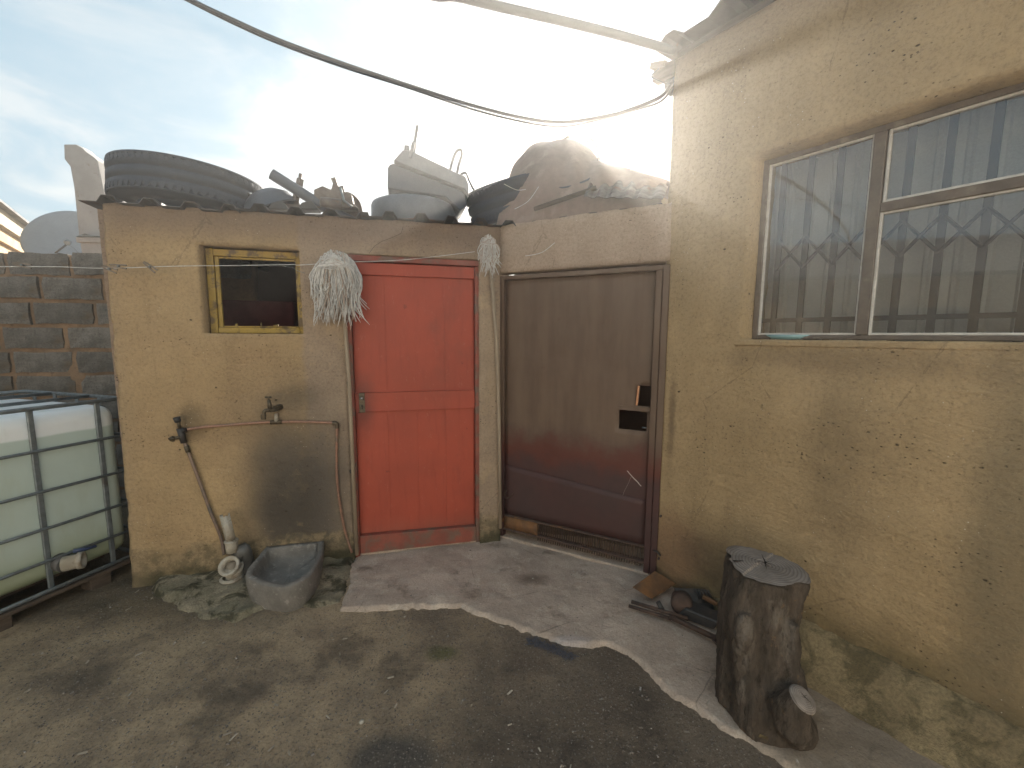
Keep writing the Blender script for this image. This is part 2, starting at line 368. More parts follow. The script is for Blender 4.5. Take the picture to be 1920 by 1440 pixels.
M['fartrim'] = worn('dark_cream_trim', (0.30, 0.25, 0.17), (0.25, 0.21, 0.15), sc=5, rough=0.8)
M['curtain'] = worn('grey_ribbed_sheeting', (0.62, 0.61, 0.59), (0.54, 0.53, 0.51), sc=3, rough=0.8, bump=0.1)
M['room'] = worn('room_paint', (0.30, 0.26, 0.22), (0.26, 0.22, 0.19), sc=3)
M['peg'] = worn('weathered_peg_wood', (0.16, 0.13, 0.10), (0.22, 0.18, 0.15), sc=40, rough=0.8)
M['lever'] = worn('blue_plastic_lever', (0.03, 0.05, 0.13), (0.04, 0.06, 0.12), sc=20, rough=0.5)

n = NT('cement_block')      # each block its own tone
oi = n.n.new('ShaderNodeObjectInfo'); rnd = oi.outputs['Random']
c = n.mix(rnd, (0.19, 0.17, 0.145), (0.29, 0.26, 0.225))
c = n.mix(n.ramp(n.noise(9, 5, 0.65), 0.35, 0.68, 0, 0.7), c, (0.10, 0.088, 0.072))
c = n.mix(n.ramp(n.voro(60), 0.22, 0.1, 0, 0.5), c, (0.30, 0.27, 0.23))
c = n.mix(n.ramp(n.noise(70, 5, 0.8), 0.5, 0.68, 0, 0.75), c, (0.06, 0.052, 0.042))
c = n.mix(n.ramp(n.noise(4, 6, 0.7), 0.55, 0.68, 0, 0.6), c, (0.16, 0.11, 0.065))
n.bump(n.noise(24, 6, 0.8), 1.0, 0.02); n.bump(n.noise(80, 4, 0.8), 0.9, 0.006)
M['block'] = n.fin(c, 0.95)
M['mortar'] = worn('brown_mortar', (0.30, 0.19, 0.11), (0.20, 0.135, 0.085), (0.14, 0.09, 0.055), sc=5, rough=0.95, bump=0.9, bd=0.02, bsc=14)

n = NT('red_door_paint')
X = n.xyz(); v = n.mapv((6, 1, 0.8))
c = n.mix(n.ramp(n.noise(2.2, 5, 0.6), 0.3, 0.7), (0.37, 0.068, 0.038), (0.30, 0.058, 0.034))
c = n.mix(n.ramp(n.noise(5, 5, 0.6, v), 0.5, 0.75, 0, 0.4), c, (0.22, 0.034, 0.022))
c = n.mix(n.ramp(n.noise(15, 4, 0.6), 0.69, 0.75, 0, 0.55), c, (0.13, 0.025, 0.02))
c = n.mix(n.ramp(n.math('ADD', X[2], n.math('MULTIPLY', n.noise(6, 5, 0.6), 0.16)), 0.36, 0.12, 0, 0.6), c, (0.20, 0.10, 0.075))
c = n.mix(n.math('MULTIPLY', n.ell(0.03, 1.05, 0.06, 0.16, 0.7, 0.3, wsc=8), 0.65), c, (0.10, 0.03, 0.024))
c = n.mix(n.ramp(n.noise(40, 5, 0.8, n.mapv((1, 1, 0.5))), 0.60, 0.70, 0, 0.5), c, (0.42, 0.16, 0.11))
c = n.mix(n.ramp(n.noise(3.2, 6, 0.7, n.mapv((1, 1, .6), (3, 0, 1))), 0.5, 0.72, 0, 0.5), c, (0.20, 0.055, 0.038))
n.bump(n.noise(30, 4, 0.6, n.mapv((3, 1, 0.5))), 0.25, 0.003)
M['red'] = n.fin(c, 0.55, 0, 0.35)
M['red_worn'] = worn('worn_red_frame_paint', (0.27, 0.07, 0.045), (0.20, 0.06, 0.042), (0.15, 0.10, 0.075), sc=6, rough=0.7, sc3=11, t3=(0.44, 0.62))

n = NT('maroon_gate_paint')
X = n.xyz(); wob = n.math('MULTIPLY', n.math('SUBTRACT', n.noise(5, 5, 0.65), 0.5), 0.35)
c = n.mix(n.ramp(n.noise(3, 5, 0.6), 0.3, 0.7), (0.070, 0.032, 0.029), (0.058, 0.035, 0.033))
up_ = n.ramp(n.math('ADD', X[2], wob), 0.62, 0.95)
c = n.mix(up_, c, n.mix(n.ramp(n.noise(2.5, 5, 0.6, n.mapv((4, 1, 0.7))), 0.3, 0.7), (0.145, 0.098, 0.068), (0.11, 0.072, 0.05)))  # upper gate: brown paint, lightened by glare veil put into the colour
band = n.math('MULTIPLY', n.ramp(n.math('ADD', X[2], wob), 0.58, 0.70), n.ramp(n.math('ADD', X[2], wob), 0.86, 0.72))
c = n.mix(n.math('MULTIPLY', band, 0.6), c, (0.12, 0.028, 0.016))
c = n.mix(n.math('MULTIPLY', n.ell(-0.90, 0.16, 0.16, 0.022, 0.5, 0.15, wsc=12), 0.9), c, (0.42, 0.17, 0.04))
c = n.mix(n.ramp(n.noise(11, 6, 0.7), 0.62, 0.72, 0, 0.4), c, (0.10, 0.05, 0.035))
def scratch(u0, z0, u1, z1, w):
    L = math.hypot(u1 - u0, z1 - z0); tx, tz = (u1 - u0) / L, (z1 - z0) / L
    a = n.math('SUBTRACT', X[0], u0); b = n.math('SUBTRACT', X[2], z0)
    al = n.math('ADD', n.math('MULTIPLY', a, tx), n.math('MULTIPLY', b, tz))
    pr = n.math('ABSOLUTE', n.math('ADD', n.math('SUBTRACT', n.math('MULTIPLY', a, tz), n.math('MULTIPLY', b, tx)), n.math('MULTIPLY', n.math('SUBTRACT', n.noise(25, 2), 0.5), 0.012)))
    return n.math('MULTIPLY', n.ramp(pr, w, w * 0.4), n.math('MULTIPLY', n.math('GREATER_THAN', al, 0.0), n.math('LESS_THAN', al, L)))
c = n.mix(scratch(-0.20, 0.66, -0.11, 0.575, 0.004), c, (0.40, 0.36, 0.33))
c = n.mix(n.math('MULTIPLY', scratch(-0.17, 0.63, -0.22, 0.50, 0.002), 0.5), c, (0.30, 0.26, 0.24))
n.bump(n.noise(3, 3, 0.5), 0.4, 0.03); n.bump(n.noise(50, 4, 0.65), 0.25, 0.002)
M['gate'] = n.fin(c, n.ramp(n.noise(6, 4, 0.6), 0.3, 0.7, 0.5, 0.75), 0.0, 0.35)

n = NT('ibc_plastic')        # milky tank, dark liquid line and algae showing through
X = n.xyz(); wob = n.math('MULTIPLY', n.math('SUBTRACT', n.noise(3, 4, 0.6), 0.5), 0.03)
c = n.mix(n.ramp(n.math('ADD', X[2], wob), 0.955, 0.94), (0.78, 0.80, 0.80), (0.48, 0.56, 0.51))
c = n.mix(n.ramp(n.math('ADD', X[2], n.math('MULTIPLY', wob, 4)), 0.42, 0.16, 0, 0.75), c, (0.25, 0.27, 0.13))
c = n.mix(n.ramp(n.noise(3, 6, 0.65, n.mapv((2, 2, 0.6))), 0.45, 0.75, 0, 0.35), c, (0.33, 0.36, 0.24))
n.bump(n.noise(6, 3, 0.5), 0.3, 0.015)
M['ibc'] = n.fin(c, 0.42)
M['ibc'].node_tree.nodes['Principled BSDF'].inputs['Subsurface Weight'].default_value = 0.0

n = NT('window_glass')
gl = n.n.new('ShaderNodeBsdfGlossy'); gl.inputs['Roughness'].default_value = 0.012; gl.inputs['Color'].default_value = (0.95, 0.97, 1, 1)
tr = n.n.new('ShaderNodeBsdfTransparent'); tr.inputs['Color'].default_value = (0.80, 0.83, 0.82, 1)
df = n.n.new('ShaderNodeBsdfDiffuse'); df.inputs['Color'].default_value = (0.42, 0.38, 0.33, 1)
fr = n.n.new('ShaderNodeFresnel'); fr.inputs['IOR'].default_value = 1.5
f = n.math('MINIMUM', n.math('ADD', n.math('MULTIPLY', fr.outputs[0], 1.5), 0.05), 1.0)
m1 = n.n.new('ShaderNodeMixShader'); n.l.new(f, m1.inputs[0]); n.l.new(tr.outputs[0], m1.inputs[1]); n.l.new(gl.outputs[0], m1.inputs[2])
dirt = n.ramp(n.noise(3, 6, 0.7), 0.3, 0.8, 0.03, 0.17)
m2 = n.n.new('ShaderNodeMixShader'); n.l.new(dirt, m2.inputs[0]); n.l.new(m1.outputs[0], m2.inputs[1]); n.l.new(df.outputs[0], m2.inputs[2])
n.l.new(m2.outputs[0], n.n['Material Output'].inputs['Surface'])
M['glass'] = n.m

def ground_mat():
    n = NT('yard_asphalt_and_dirt')
    c = n.mix(n.ramp(n.noise(1.6, 5, 0.6), 0.35, 0.65), (0.145, 0.115, 0.088), (0.22, 0.175, 0.13))
    X = n.xyz()
    sandy = n.ramp(n.math('ADD', X[0], n.math('MULTIPLY', n.math('SUBTRACT', n.noise(1.3, 5, 0.6), 0.5), 2.2)), 0.25, -0.75, 0, 0.8)
    sandy = n.math('MULTIPLY', sandy, n.ramp(n.noise(3.4, 6, 0.65), 0.34, 0.62, 0.25, 1.0))
    c = n.mix(sandy, c, (0.52, 0.40, 0.26))
    c = n.mix(n.math('MULTIPLY', n.ell(-0.42, 1.34, 0.15, 0.09, 0.5, 0.2, axis=1, wsc=7), 0.75), c, (0.075, 0.075, 0.075))
    c = n.mix(n.math('MULTIPLY', n.ell(-0.33, 1.84, 0.07, 0.045, 0.6, 0.3, axis=1, wsc=16), 0.6), c, (0.10, 0.12, 0.03))
    c = n.mix(n.math('MULTIPLY', n.ell(0.10, 1.79, 0.10, 0.08, 0.5, 0.2, axis=1, wsc=8), 0.5), c, (0.14, 0.105, 0.08))
    damp = n.math('MULTIPLY', n.ramp(X[1], 1.9, 2.2), n.ramp(X[0], -1.2, -1.6))
    c = n.mix(n.math('MULTIPLY', damp, 0.6), c, (0.035, 0.034, 0.022))
    for sc, t0, cc, am in ((95, 0.22, (0.33, 0.29, 0.25), 0.6), (55, 0.12, (0.36, 0.32, 0.28), 0.65), ):
        x = n.n.new('ShaderNodeTexVoronoi'); x.inputs['Scale'].default_value = sc; n.l.new(n.co, x.inputs['Vector'])
        sp = n.n.new('ShaderNodeSeparateColor'); n.l.new(x.outputs['Color'], sp.inputs[0])
        k = n.math('MULTIPLY', n.ramp(x.outputs['Distance'], t0 + 0.12, t0), n.math('GREATER_THAN', sp.outputs[0], 0.62))
        c = n.mix(n.math('MULTIPLY', k, am), c, cc)
    c = n.mix(n.ramp(n.noise(75, 6, 0.85), 0.50, 0.66, 0, 0.75), c, (0.03, 0.025, 0.02))
    c = n.mix(n.ramp(n.noise(33, 6, 0.8, n.mapv((1, 1, 1), (5, 5, 0))), 0.56, 0.70, 0, 0.5), c, (0.34, 0.29, 0.23))
    c = n.mix(n.ramp(n.noise(2.2, 6, 0.65, n.mapv((1, 1, 1), (1, 8, 0))), 0.52, 0.66, 0, 0.6), c, (0.075, 0.062, 0.05))
    n.bump(n.noise(9, 5, 0.65), 0.7, 0.03); n.bump(n.noise(50, 6, 0.85), 1.0, 0.014); n.bump(n.noise(120, 4, 0.8), 0.8, 0.005)
    return n.fin(c, n.ramp(n.noise(5, 4, 0.6), 0.3, 0.7, 0.75, 0.95), 0, 0.3)
M['ground'] = ground_mat()
def slab_mat():
    n = NT('worn_concrete')
    c = n.mix(n.ramp(n.noise(3, 6, 0.62), 0.32, 0.68), (0.49, 0.40, 0.33), (0.36, 0.29, 0.235))
    c = n.mix(n.ramp(n.noise(9, 7, 0.7, None, 0.4), 0.50, 0.68, 0, 0.65), c, (0.55, 0.475, 0.40))
    c = n.mix(n.ramp(n.noise(5, 6, 0.65, n.mapv((1, 1, 1), (4, 2, 0))), 0.56, 0.7, 0, 0.6), c, (0.105, 0.072, 0.052))
    X = n.xyz()
    c = n.mix(n.math('MULTIPLY', n.ell(1.25, 1.45, 0.35, 0.6, 0.5, 0.2, axis=1), 0.5), c, (0.11, 0.095, 0.06))
    c = n.mix(n.math('MULTIPLY', n.ell(0.12, 2.42, 0.1, 0.05, 0.8, 0.3, axis=1, wsc=9), 0.7), c, (0.075, 0.045, 0.03))
    c = n.mix(n.math('MULTIPLY', n.ell(0.29, 1.90, 0.10, 0.035, 0.5, 0.1, axis=1), 0.35), c, (0.45, 0.43, 0.46))
    # hairline cracks
    cr = n.voro(2.1, n.mapv((1, 1, 1), (0.35, 0.2, 0)), 'DISTANCE_TO_EDGE')
    crw = n.math('ADD', cr, n.math('MULTIPLY', n.math('SUBTRACT', n.noise(9, 4, 0.7), 0.5), 0.03))
    crk = n.math('MULTIPLY', n.ramp(n.math('ABSOLUTE', crw), 0.006, 0.001), n.ramp(n.noise(1.4, 2), 0.5, 0.56))
    c = n.mix(n.math('MULTIPLY', crk, 0.4), c, (0.04, 0.03, 0.024))
    c = n.mix(n.ramp(n.noise(120, 3, 0.7), 0.35, 0.7, 0, 0.3), c, (0.09, 0.07, 0.055))
    pv = n.voro(45); c = n.mix(n.math('MULTIPLY', n.ramp(pv, 0.16, 0.08), n.ramp(n.noise(5, 3), 0.5, 0.6)), c, (0.36, 0.32, 0.27))
    n.bump(n.noise(10, 6, 0.7), 0.6, 0.015); n.bump(n.noise(60, 4, 0.75), 0.7, 0.005); n.bump(n.noise(200, 2, 0.6), 0.3, 0.002)
    return n.fin(c, 0.9, 0, 0.3)
M['slab'] = slab_mat()
def mossy(name, a, b, moss):
    n = NT(name)
    c = n.mix(n.ramp(n.noise(6, 6, 0.65), 0.35, 0.65), a, b)
    c = n.mix(n.ramp(n.noise(8, 6, 0.7, None, 0.5), 0.47, 0.6, 0, 0.85), c, moss)
    c = n.mix(n.ramp(n.noise(90, 3, 0.7), 0.35, 0.7, 0, 0.4), c, (0.05, 0.045, 0.03))
    n.bump(n.noise(14, 6, 0.75), 1.0, 0.02); n.bump(n.noise(70, 4, 0.7), 0.7, 0.005)
    return n.fin(c, 0.95, 0, 0.2)
M['moss_cement'] = mossy('mossy_broken_cement', (0.20, 0.18, 0.125), (0.30, 0.26, 0.19), (0.038, 0.036, 0.02))
M['moss_fillet'] = mossy('moss_stained_fillet', (0.30, 0.235, 0.135), (0.22, 0.17, 0.10), (0.13, 0.105, 0.058))
M['basin'] = worn('rough_dark_concrete', (0.21, 0.195, 0.175), (0.15, 0.138, 0.124), (0.32, 0.30, 0.27), sc=7, rough=0.9, bump=0.9, bd=0.008, bsc=35, t3=(0.55, 0.7), sc3=22)
M['pebble'] = worn('yard_pebbles', (0.20, 0.175, 0.15), (0.09, 0.075, 0.062), (0.42, 0.38, 0.33), sc=60, rough=0.85, sc3=55, t3=(0.58, 0.62))

n = NT('bark')
v = n.mapv((3.0, 3.0, 0.6))
c = n.mix(n.ramp(n.noise(7, 6, 0.65, v), 0.35, 0.65), (0.115, 0.09, 0.07), (0.070, 0.056, 0.043))
c = n.mix(n.ramp(n.noise(6, 6, 0.7, n.mapv((1.4, 1.4, 0.5), (2, 1, 0))), 0.52, 0.66, 0, 0.75), c, (0.20, 0.17, 0.14))
c = n.mix(n.ramp(n.noise(26, 4, 0.7), 0.62, 0.7, 0, 0.6), c, (0.19, 0.12, 0.065))
c = n.mix(n.ramp(n.noise(22, 6, 0.75, n.mapv((2.2, 2.2, 0.35))), 0.54, 0.66, 0, 0.7), c, (0.022, 0.017, 0.013))
n.bump(n.noise(9, 6, 0.7, v), 1.0, 0.03); n.bump(n.noise(22, 6, 0.75, n.mapv((2.2, 2.2, 0.35))), 1.0, 0.01)
M['bark'] = n.fin(c, 0.9, 0, 0.2)
def endgrain(name, s):
    n = NT(name); X = n.xyz()
    r = n.math('SQRT', n.math('ADD', n.math('MULTIPLY', X[0], X[0]), n.math('MULTIPLY', X[1], X[1])))
    rr = n.math('ADD', r, n.math('MULTIPLY', n.noise(5 / s, 3), 0.03 * s))
    rings = n.math('SINE', n.math('MULTIPLY', rr, 520 / s))
    c = n.mix(n.ramp(n.noise(9 / s, 6, 0.65), 0.3, 0.7), (0.27, 0.235, 0.21), (0.17, 0.145, 0.125))
    c = n.mix(n.ramp(rings, -0.2, 0.9, 0, 0.4), c, (0.06, 0.05, 0.042))
    ang = n.math('ARCTAN2', X[1], X[0])
    rad = n.noise(1.0, 3, 0.6, None)
    c = n.mix(n.ramp(n.noise(40, 3, 0.6), 0.6, 0.75, 0, 0.5), c, (0.22, 0.19, 0.165))
    c = n.mix(n.ramp(r, 0.125 * s, 0.165 * s, 0, 0.5), c, (0.07, 0.045, 0.03))
    n.bump(rings, 0.25, 0.002); n.bump(n.noise(30, 5, 0.7), 0.6, 0.004)
    return n.fin(c, 0.85, 0, 0.2)
M['endgrain'] = endgrain('weathered_end_grain', 1.0); M['endgrain_small'] = endgrain('weathered_small_end_grain', 0.45)
M['crack'] = NT('deep_crack').fin((0.012, 0.009, 0.007), 1.0)

# ------------------------------------------------------------------ ground
def lines(lo, hi, a, b, st):
    L = [a + i * (b - a) / round((b - a) / st) for i in range(round((b - a) / st) + 1)]
    s = st; x = a
    while x > lo: s *= 1.5; x -= s; L.insert(0, max(x, lo))
    s = st; x = b
    while x < hi: s *= 1.5; x += s; L.append(min(x, hi))
    return L
def gh(x, y):
    if -6 < x < 6 and -2 < y < 7: return 0.010 * nz(x, y, 0, 1.4) + 0.0035 * nz(x, y, 3, 11) 
    return 0.0
def grid(xs, ys, zf, name, keep=None):
    mb = MB(); W = len(xs)
    mb.v = [Vector((x, y, zf(x, y))) for y in ys for x in xs]
    for j in range(len(ys) - 1):
        for i in range(W - 1):
            if keep is None or keep((xs[i] + xs[i + 1]) / 2, (ys[j] + ys[j + 1]) / 2):
                mb.f.append((j * W + i, j * W + i + 1, (j + 1) * W + i + 1, (j + 1) * W + i)); mb.sm.append(True)
    return mb
xs = lines(-150, 150, -3.0, 2.4, 0.024); ys = lines(-150, 200, 0.7, 3.2, 0.022)
ob('ground', grid(xs, ys, gh, 'ground'), M['ground'], kind='structure', nrm=False)

def sdist(poly, x, y):           # signed distance, positive inside
    ins = False; d = 1e9; n = len(poly)
    for i in range(n):
        x1, y1 = poly[i]; x2, y2 = poly[(i + 1) % n]
        if (y1 > y) != (y2 > y) and x < (x2 - x1) * (y - y1) / (y2 - y1) + x1: ins = not ins
        ex, ey = x2 - x1, y2 - y1; t = max(0, min(1, ((x - x1) * ex + (y - y1) * ey) / (ex * ex + ey * ey + 1e-12)))
        d = min(d, math.hypot(x - x1 - t * ex, y - y1 - t * ey))
    return d if ins else -d
def patch(poly, h, st, edge, nzs, name, mat, base=-0.03, bumpy=0.006, extra=None, **kw):
    xs_ = [p[0] for p in poly]; ys_ = [p[1] for p in poly]
    X = [min(xs_) - 0.1 + i * st for i in range(int((max(xs_) - min(xs_) + 0.2) / st) + 1)]
    Y = [min(ys_) - 0.1 + i * st for i in range(int((max(ys_) - min(ys_) + 0.2) / st) + 1)]
    cache = {}
    def zf(x, y):
        k = (x, y)
        if k not in cache:
            s = sdist(poly, x, y) + nzs * (nz(x, y, 5, 5, 4) + .5 * nz(x, y, 2, 30, 2))
            t = max(0, min(1, (s + edge * 0.5) / edge)); t = t * t * (3 - 2 * t)
            e = extra(x, y) if extra else 0
            cache[k] = (base + (h + bumpy * nz(x, y, 1, 5, 4) + e - base) * t, t)
        return cache[k][0]
    def keep(x, y): return sdist(poly, x, y) > -edge - nzs
    mb = grid(X, Y, zf, name, keep)
    return ob(name, mb, mat, nrm=False, **kw)
gp = lambda px, py, z=0.01: tuple(G(px, py, z)[:2])
slab_poly = [gp(655, 1062), gp(654, 1105), gp(632, 1146), gp(760, 1139), gp(862, 1139), gp(960, 1176), gp(1062, 1213), gp(1135, 1212), gp(1180, 1228),
             gp(1240, 1288), gp(1330, 1350), gp(1430, 1411), gp(1500, 1452), (1.12, 1.0), (1.40, 0.4), (2.3, 0.1), (2.6, 0.5), (1.6, 2.0), (1.15, 2.7), (0.6, 2.95), (-0.1, 3.15), (-1.02, 2.9)]
ob_slab = patch(slab_poly, 0.022, 0.011, 0.026, 0.018, 'concrete_slab', M['slab'], bumpy=0.007, kind='structure')
cem_poly = [gp(285, 1100), gp(330, 1140), gp(370, 1152), gp(440, 1158), gp(505, 1142), gp(580, 1140), gp(640, 1130), gp(657, 1075), gp(665, 1035), (-1.05, 2.85), (-2.2, 2.5)]
patch(cem_poly, 0.022, 0.016, 0.05, 0.03, 'cement_patch', M['moss_cement'], bumpy=0.022, kind='structure',
      extra=lambda x, y: 0.03 * max(0, min(1, (Vector((x, y, 0)) - FA.o).dot(FA.n) / 0.25 + 1)))

# pebbles and grit on the yard
def pebbles():
    mb = MB(); rs = random.Random(3)
    for i in range(14000):
        x = rs.uniform(-2.4, 1.6); y = 0.95 + (rs.random() ** 1.1) * 1.9
        if sdist(slab_poly, x, y) > -0.02 and rs.random() < 0.93: continue
        if Vector((x, y, 0)) .dot(FA.n) > FA.o.dot(FA.n) - 0.01 or (Vector((x, y, 0)) - FB.o).dot(FB.n) > -0.02: continue
        dens = 0.5 + nz(x, y, 9, 1.8)
        if rs.random() > dens + 0.25: continue
        r = rs.uniform(0.0015, 0.0046) * (1.8 if rs.random() < 0.04 else 1)
        z = gh(x, y) + (0.036 if sdist(slab_poly, x, y) > 0.03 else 0)
        q = Matrix.Rotation(rs.random() * 6.28, 3, 'Z')
        vs = [Vector((a * rs.uniform(.6, 1.3), b * rs.uniform(.6, 1.3), c_ * rs.uniform(.4, .8))) for a, b, c_ in ((1, 0, 0), (0, 1, 0), (-1, 0, 0), (0, -1, 0), (0, 0, 1), (0, 0, -1), (.7, .7, .5), (-.7, -.6, .5))]
        vs = [q @ v * r + Vector((x, y, z + r * 0.25)) for v in vs]
        mb.add(vs, [(0, 6, 4), (6, 1, 4), (1, 2, 4), (2, 7, 4), (7, 3, 4), (3, 0, 4), (0, 1, 6), (2, 3, 7), (1, 0, 5), (2, 1, 5), (3, 2, 5), (0, 3, 5)])
    return mb
ob('gravel', pebbles(), M['pebble'], kind='stuff', label='fine gravel and grit scattered over the dark yard surface')
mb = MB(); rs = random.Random(8)
for i in range(700):
    t = rs.random(); c_ = Vector(gp(990, 1192)).lerp(Vector(gp(1075, 1222)), t); q = Vector((rs.gauss(c_.x, .012), rs.gauss(c_.y - .03, .016), 0))
    r = rs.uniform(.002, .0055); z = gh(q.x, q.y) + rs.uniform(0, .012) * math.exp(-abs(t - .5) * 3)
    mb.add([q + Vector((a * r * rs.uniform(.6, 1.3), b * r * rs.uniform(.6, 1.3), z + c2 * r)) for a, b, c2 in ((1, 0, 0), (-.5, .9, 0), (-.5, -.9, 0), (0, 0, 1), (0, 0, -.6))], [(0, 1, 3), (1, 2, 3), (2, 0, 3), (1, 0, 4), (2, 1, 4), (0, 2, 4)])
ob('dark_gravel', mb, worn('blue_black_gravel', (0.055, 0.058, 0.075), (0.10, 0.10, 0.12), (0.02, 0.02, 0.025), sc=60, rough=0.7), kind='stuff', label='small heap of dark bluish gravel against the slab edge')
# pale pebble and bottle cap in the puddle-dark spot
q = G(678, 1354, 0.0); mb = MB(); mb.lathe([(0.0001, 0.006), (0.007, 0.0055), (0.010, 0.001), (0.009, -0.004)], Matrix.Translation(q + Vector((0, 0, gh(q.x, q.y) + .002))), 14)
ob('white_pebble', mb, M['pvc'], label='small flat pale pebble on the dark round patch of the yard', cat='pebble')

# ------------------------------------------------------------------ walls with openings
def wallmesh(u0, u1, z0, z1, holes, st, amp, topf=None, edgef=None):
    def ax(a, b, marks):
        ks = sorted(set([a, b] + [m_ for m_ in marks if a < m_ < b])); L = [ks[0]]
        for p, q in zip(ks, ks[1:]):
            k = max(1, round((q - p) / st)); L += [p + (q - p) * (i + 1) / k for i in range(k)]
        return L
    us = ax(u0, u1, [h[0] for h in holes] + [h[1] for h in holes]); zs = ax(z0, z1, [h[2] for h in holes] + [h[3] for h in holes])
    mb = MB(); W = len(us)
    for z in zs:
        for u in us:
            y = amp * nz(u, z, 2, 1.6) + amp * 0.25 * nz(u, z, 7, 9)
            du = 0.003 * nz(u, z, 11, 12); dz = 0.003 * nz(u, z, 15, 12)
            if edgef: a, b, c_ = edgef(u, z); du += a; y += b; dz += c_
            if topf and z > z1 - 0.25: dz += topf(u) * (z - (z1 - 0.25)) / 0.25
            mb.v.append(Vector((u + du, y, z + dz)))
    for j in range(len(zs) - 1):
        for i in range(W - 1):
            cu = (us[i] + us[i + 1]) / 2; cz = (zs[j] + zs[j + 1]) / 2
            if any(h[0] < cu < h[1] and h[2] < cz < h[3] for h in holes): continue
            mb.f.append((j * W + i, j * W + i + 1, (j + 1) * W + i + 1, (j + 1) * W + i)); mb.sm.append(True)
    return mb

# --- shed (plane A)
shed = thing('outbuilding', 'ochre plastered outbuilding with small yellow framed window, red door and junk covered tin roof', 'outbuilding', FA.m, (-1.3, 0, 0))
AEND = 0.938
AW = (-0.832, -0.304, 1.503, 2.005); AD = (-0.055, 0.79, -0.03, 1.995)
def edgeA(u, z):
    t = max(0, 1 - (u + 1.305) / 0.06); k = nz(0, z, 21, 7, 4)
    b = max(0, 1 - (z + 0.03) / 0.3)
    return (t * (0.012 * k + 0.006 + (0.032 * z / 2.2)), t * 0.012 * abs(k) - b * 0.02 + b * 0.012 * nz(u, z, 4, 8), 0)
wa = wallmesh(-1.306, AEND, -0.03, 2.20, [AW, AD], 0.025, 0.006, topf=lambda u: 0.012 * nz(u, 0, 3, 4) + 0.02 * (u + 1.3) / 2.3, edgef=edgeA)
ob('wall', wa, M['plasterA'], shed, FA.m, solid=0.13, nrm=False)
# side, back and far inner walls
e0 = Vector((-1.27, 0.13)); 
mb = MB()
sp = [(-1.30, 0.02), (-1.62, 1.9), (-1.50, 1.9), (-1.17, 0.14)]
mb.add([(x, y, z) for z in (-0.02, 2.17) for x, y in sp], [(0, 1, 2, 3), (4, 5, 6, 7), (0, 1, 5, 4), (1, 2, 6, 5), (2, 3, 7, 6), (3, 0, 4, 7)])
ob('side_wall', mb, M['plasterC'], shed, FA.m)
ob('back_wall', MB().bx(-1.5, 1.9, 1.82, 1.94, -0.02, 2.16), M['inner'], shed, FA.m)
ob('partition_wall', MB().bx(0.86, 0.95, 0.14, 1.81, -0.02, 2.16), M['inner'], shed, FA.m)
mb = MB().bx(-1.19, -0.62, 1.2, 1.815, 0.0, 1.78)
ob('inner_cupboard', mb, worn('maroon_cupboard_paint', (0.20, 0.06, 0.06), (0.15, 0.05, 0.05)), shed, FA.m, bev=0.01)
# roof: trapezoidal ribbed sheets
def ribbed(u0, u1, y0, y1, z, slope, pitch=0.19, h=0.034, wav=0.004):
    prof = []; u = u0
    while u < u1:
        for du, dz in ((0, 0), (0.42, 0), (0.54, 1), (0.80, 1), (0.92, 0)):
            uu = u + du * pitch
            if uu <= u1: prof.append((uu, dz * h))
        u += pitch
    ysn = [y0 + (y1 - y0) * i / 8 for i in range(9)]
    mb = MB(); k = len(prof)
    for j, y in enumerate(ysn):
        for i, (uu, zz_) in enumerate(prof):
            e = 0.012 * nz(uu, 0, 31, 5) if j == 0 else 0
            mb.v.append(Vector((uu, y + e, z + zz_ + slope * (y - y0) + wav * nz(uu, y, 8, 3))))
    for j in range(8):
        for i in range(k - 1): mb.f.append((j * k + i, j * k + i + 1, (j + 1) * k + i + 1, (j + 1) * k + i)); mb.sm.append(False)
    return mb
for (a, b, dz) in ((-1.345, -0.60, 0.0), (-0.62, 0.12, 0.008), (0.10, 1.05, 0.016)):
    ob('roof_sheet', ribbed(a, b, -0.045, 2.0, 2.196 + dz + (a + 1.3) * 0.008, -0.02), M['roof'], shed, FA.m, solid=0.004, nrm=False)
ob('roof_sheet', ribbed(1.03, 2.0, 0.35, 2.0, 2.225, -0.02), M['roof'], shed, FA.m, solid=0.004, nrm=False)
mb = MB()
for x in (-1.0, -0.3, 0.4): mb.bx(x, x + 0.05, 0.14, 1.8, 2.10, 2.165)
ob('rafter', mb, M['wood_dark'], shed, FA.m)
# window
WD = Matrix.Translation((0, .045, 0))
wf = ob('window_frame', MB().bx(AW[0] + .005, AW[0] + .045, .03, .075, AW[2], AW[3]).bx(AW[1] - .033, AW[1] - .004, .03, .075, AW[2], AW[3])
        .bx(AW[0] + .045, AW[1] - .033, .032, .073, AW[2] + .001, AW[2] + .036).bx(AW[0] + .045, AW[1] - .033, .032, .073, AW[3] - .045, AW[3] - .004), M['yellow'], shed, FA.m @ WD, bev=0.004, seg=2)
mb = MB().bx(AW[0] + .046, AW[0] + .068, .045, .062, AW[2] + .037, AW[3] - .046).bx(AW[1] - .044, AW[1] - .034, .045, .062, AW[2] + .037, AW[3] - .046)
mb.bx(AW[0] + .069, AW[1] - .045, .046, .061, AW[3] - .058, AW[3] - .046).bx(AW[0] + .069, AW[1] - .045, .046, .061, AW[2] + .037, AW[2] + .046)
ob('inner_rebate', mb, M['yellow'], wf, FA.m @ WD, bev=0.002)
for k, (u, h) in enumerate(((-0.70, .014), (-0.56, .022), (-0.49, .009), (-0.475, .012))):
    ob('putty_stub', MB().bx(u, u + (.004 if k == 1 else .012), .045, .055, AW[2] + .046, AW[2] + .046 + h), M['yellow'], wf, FA.m @ WD)
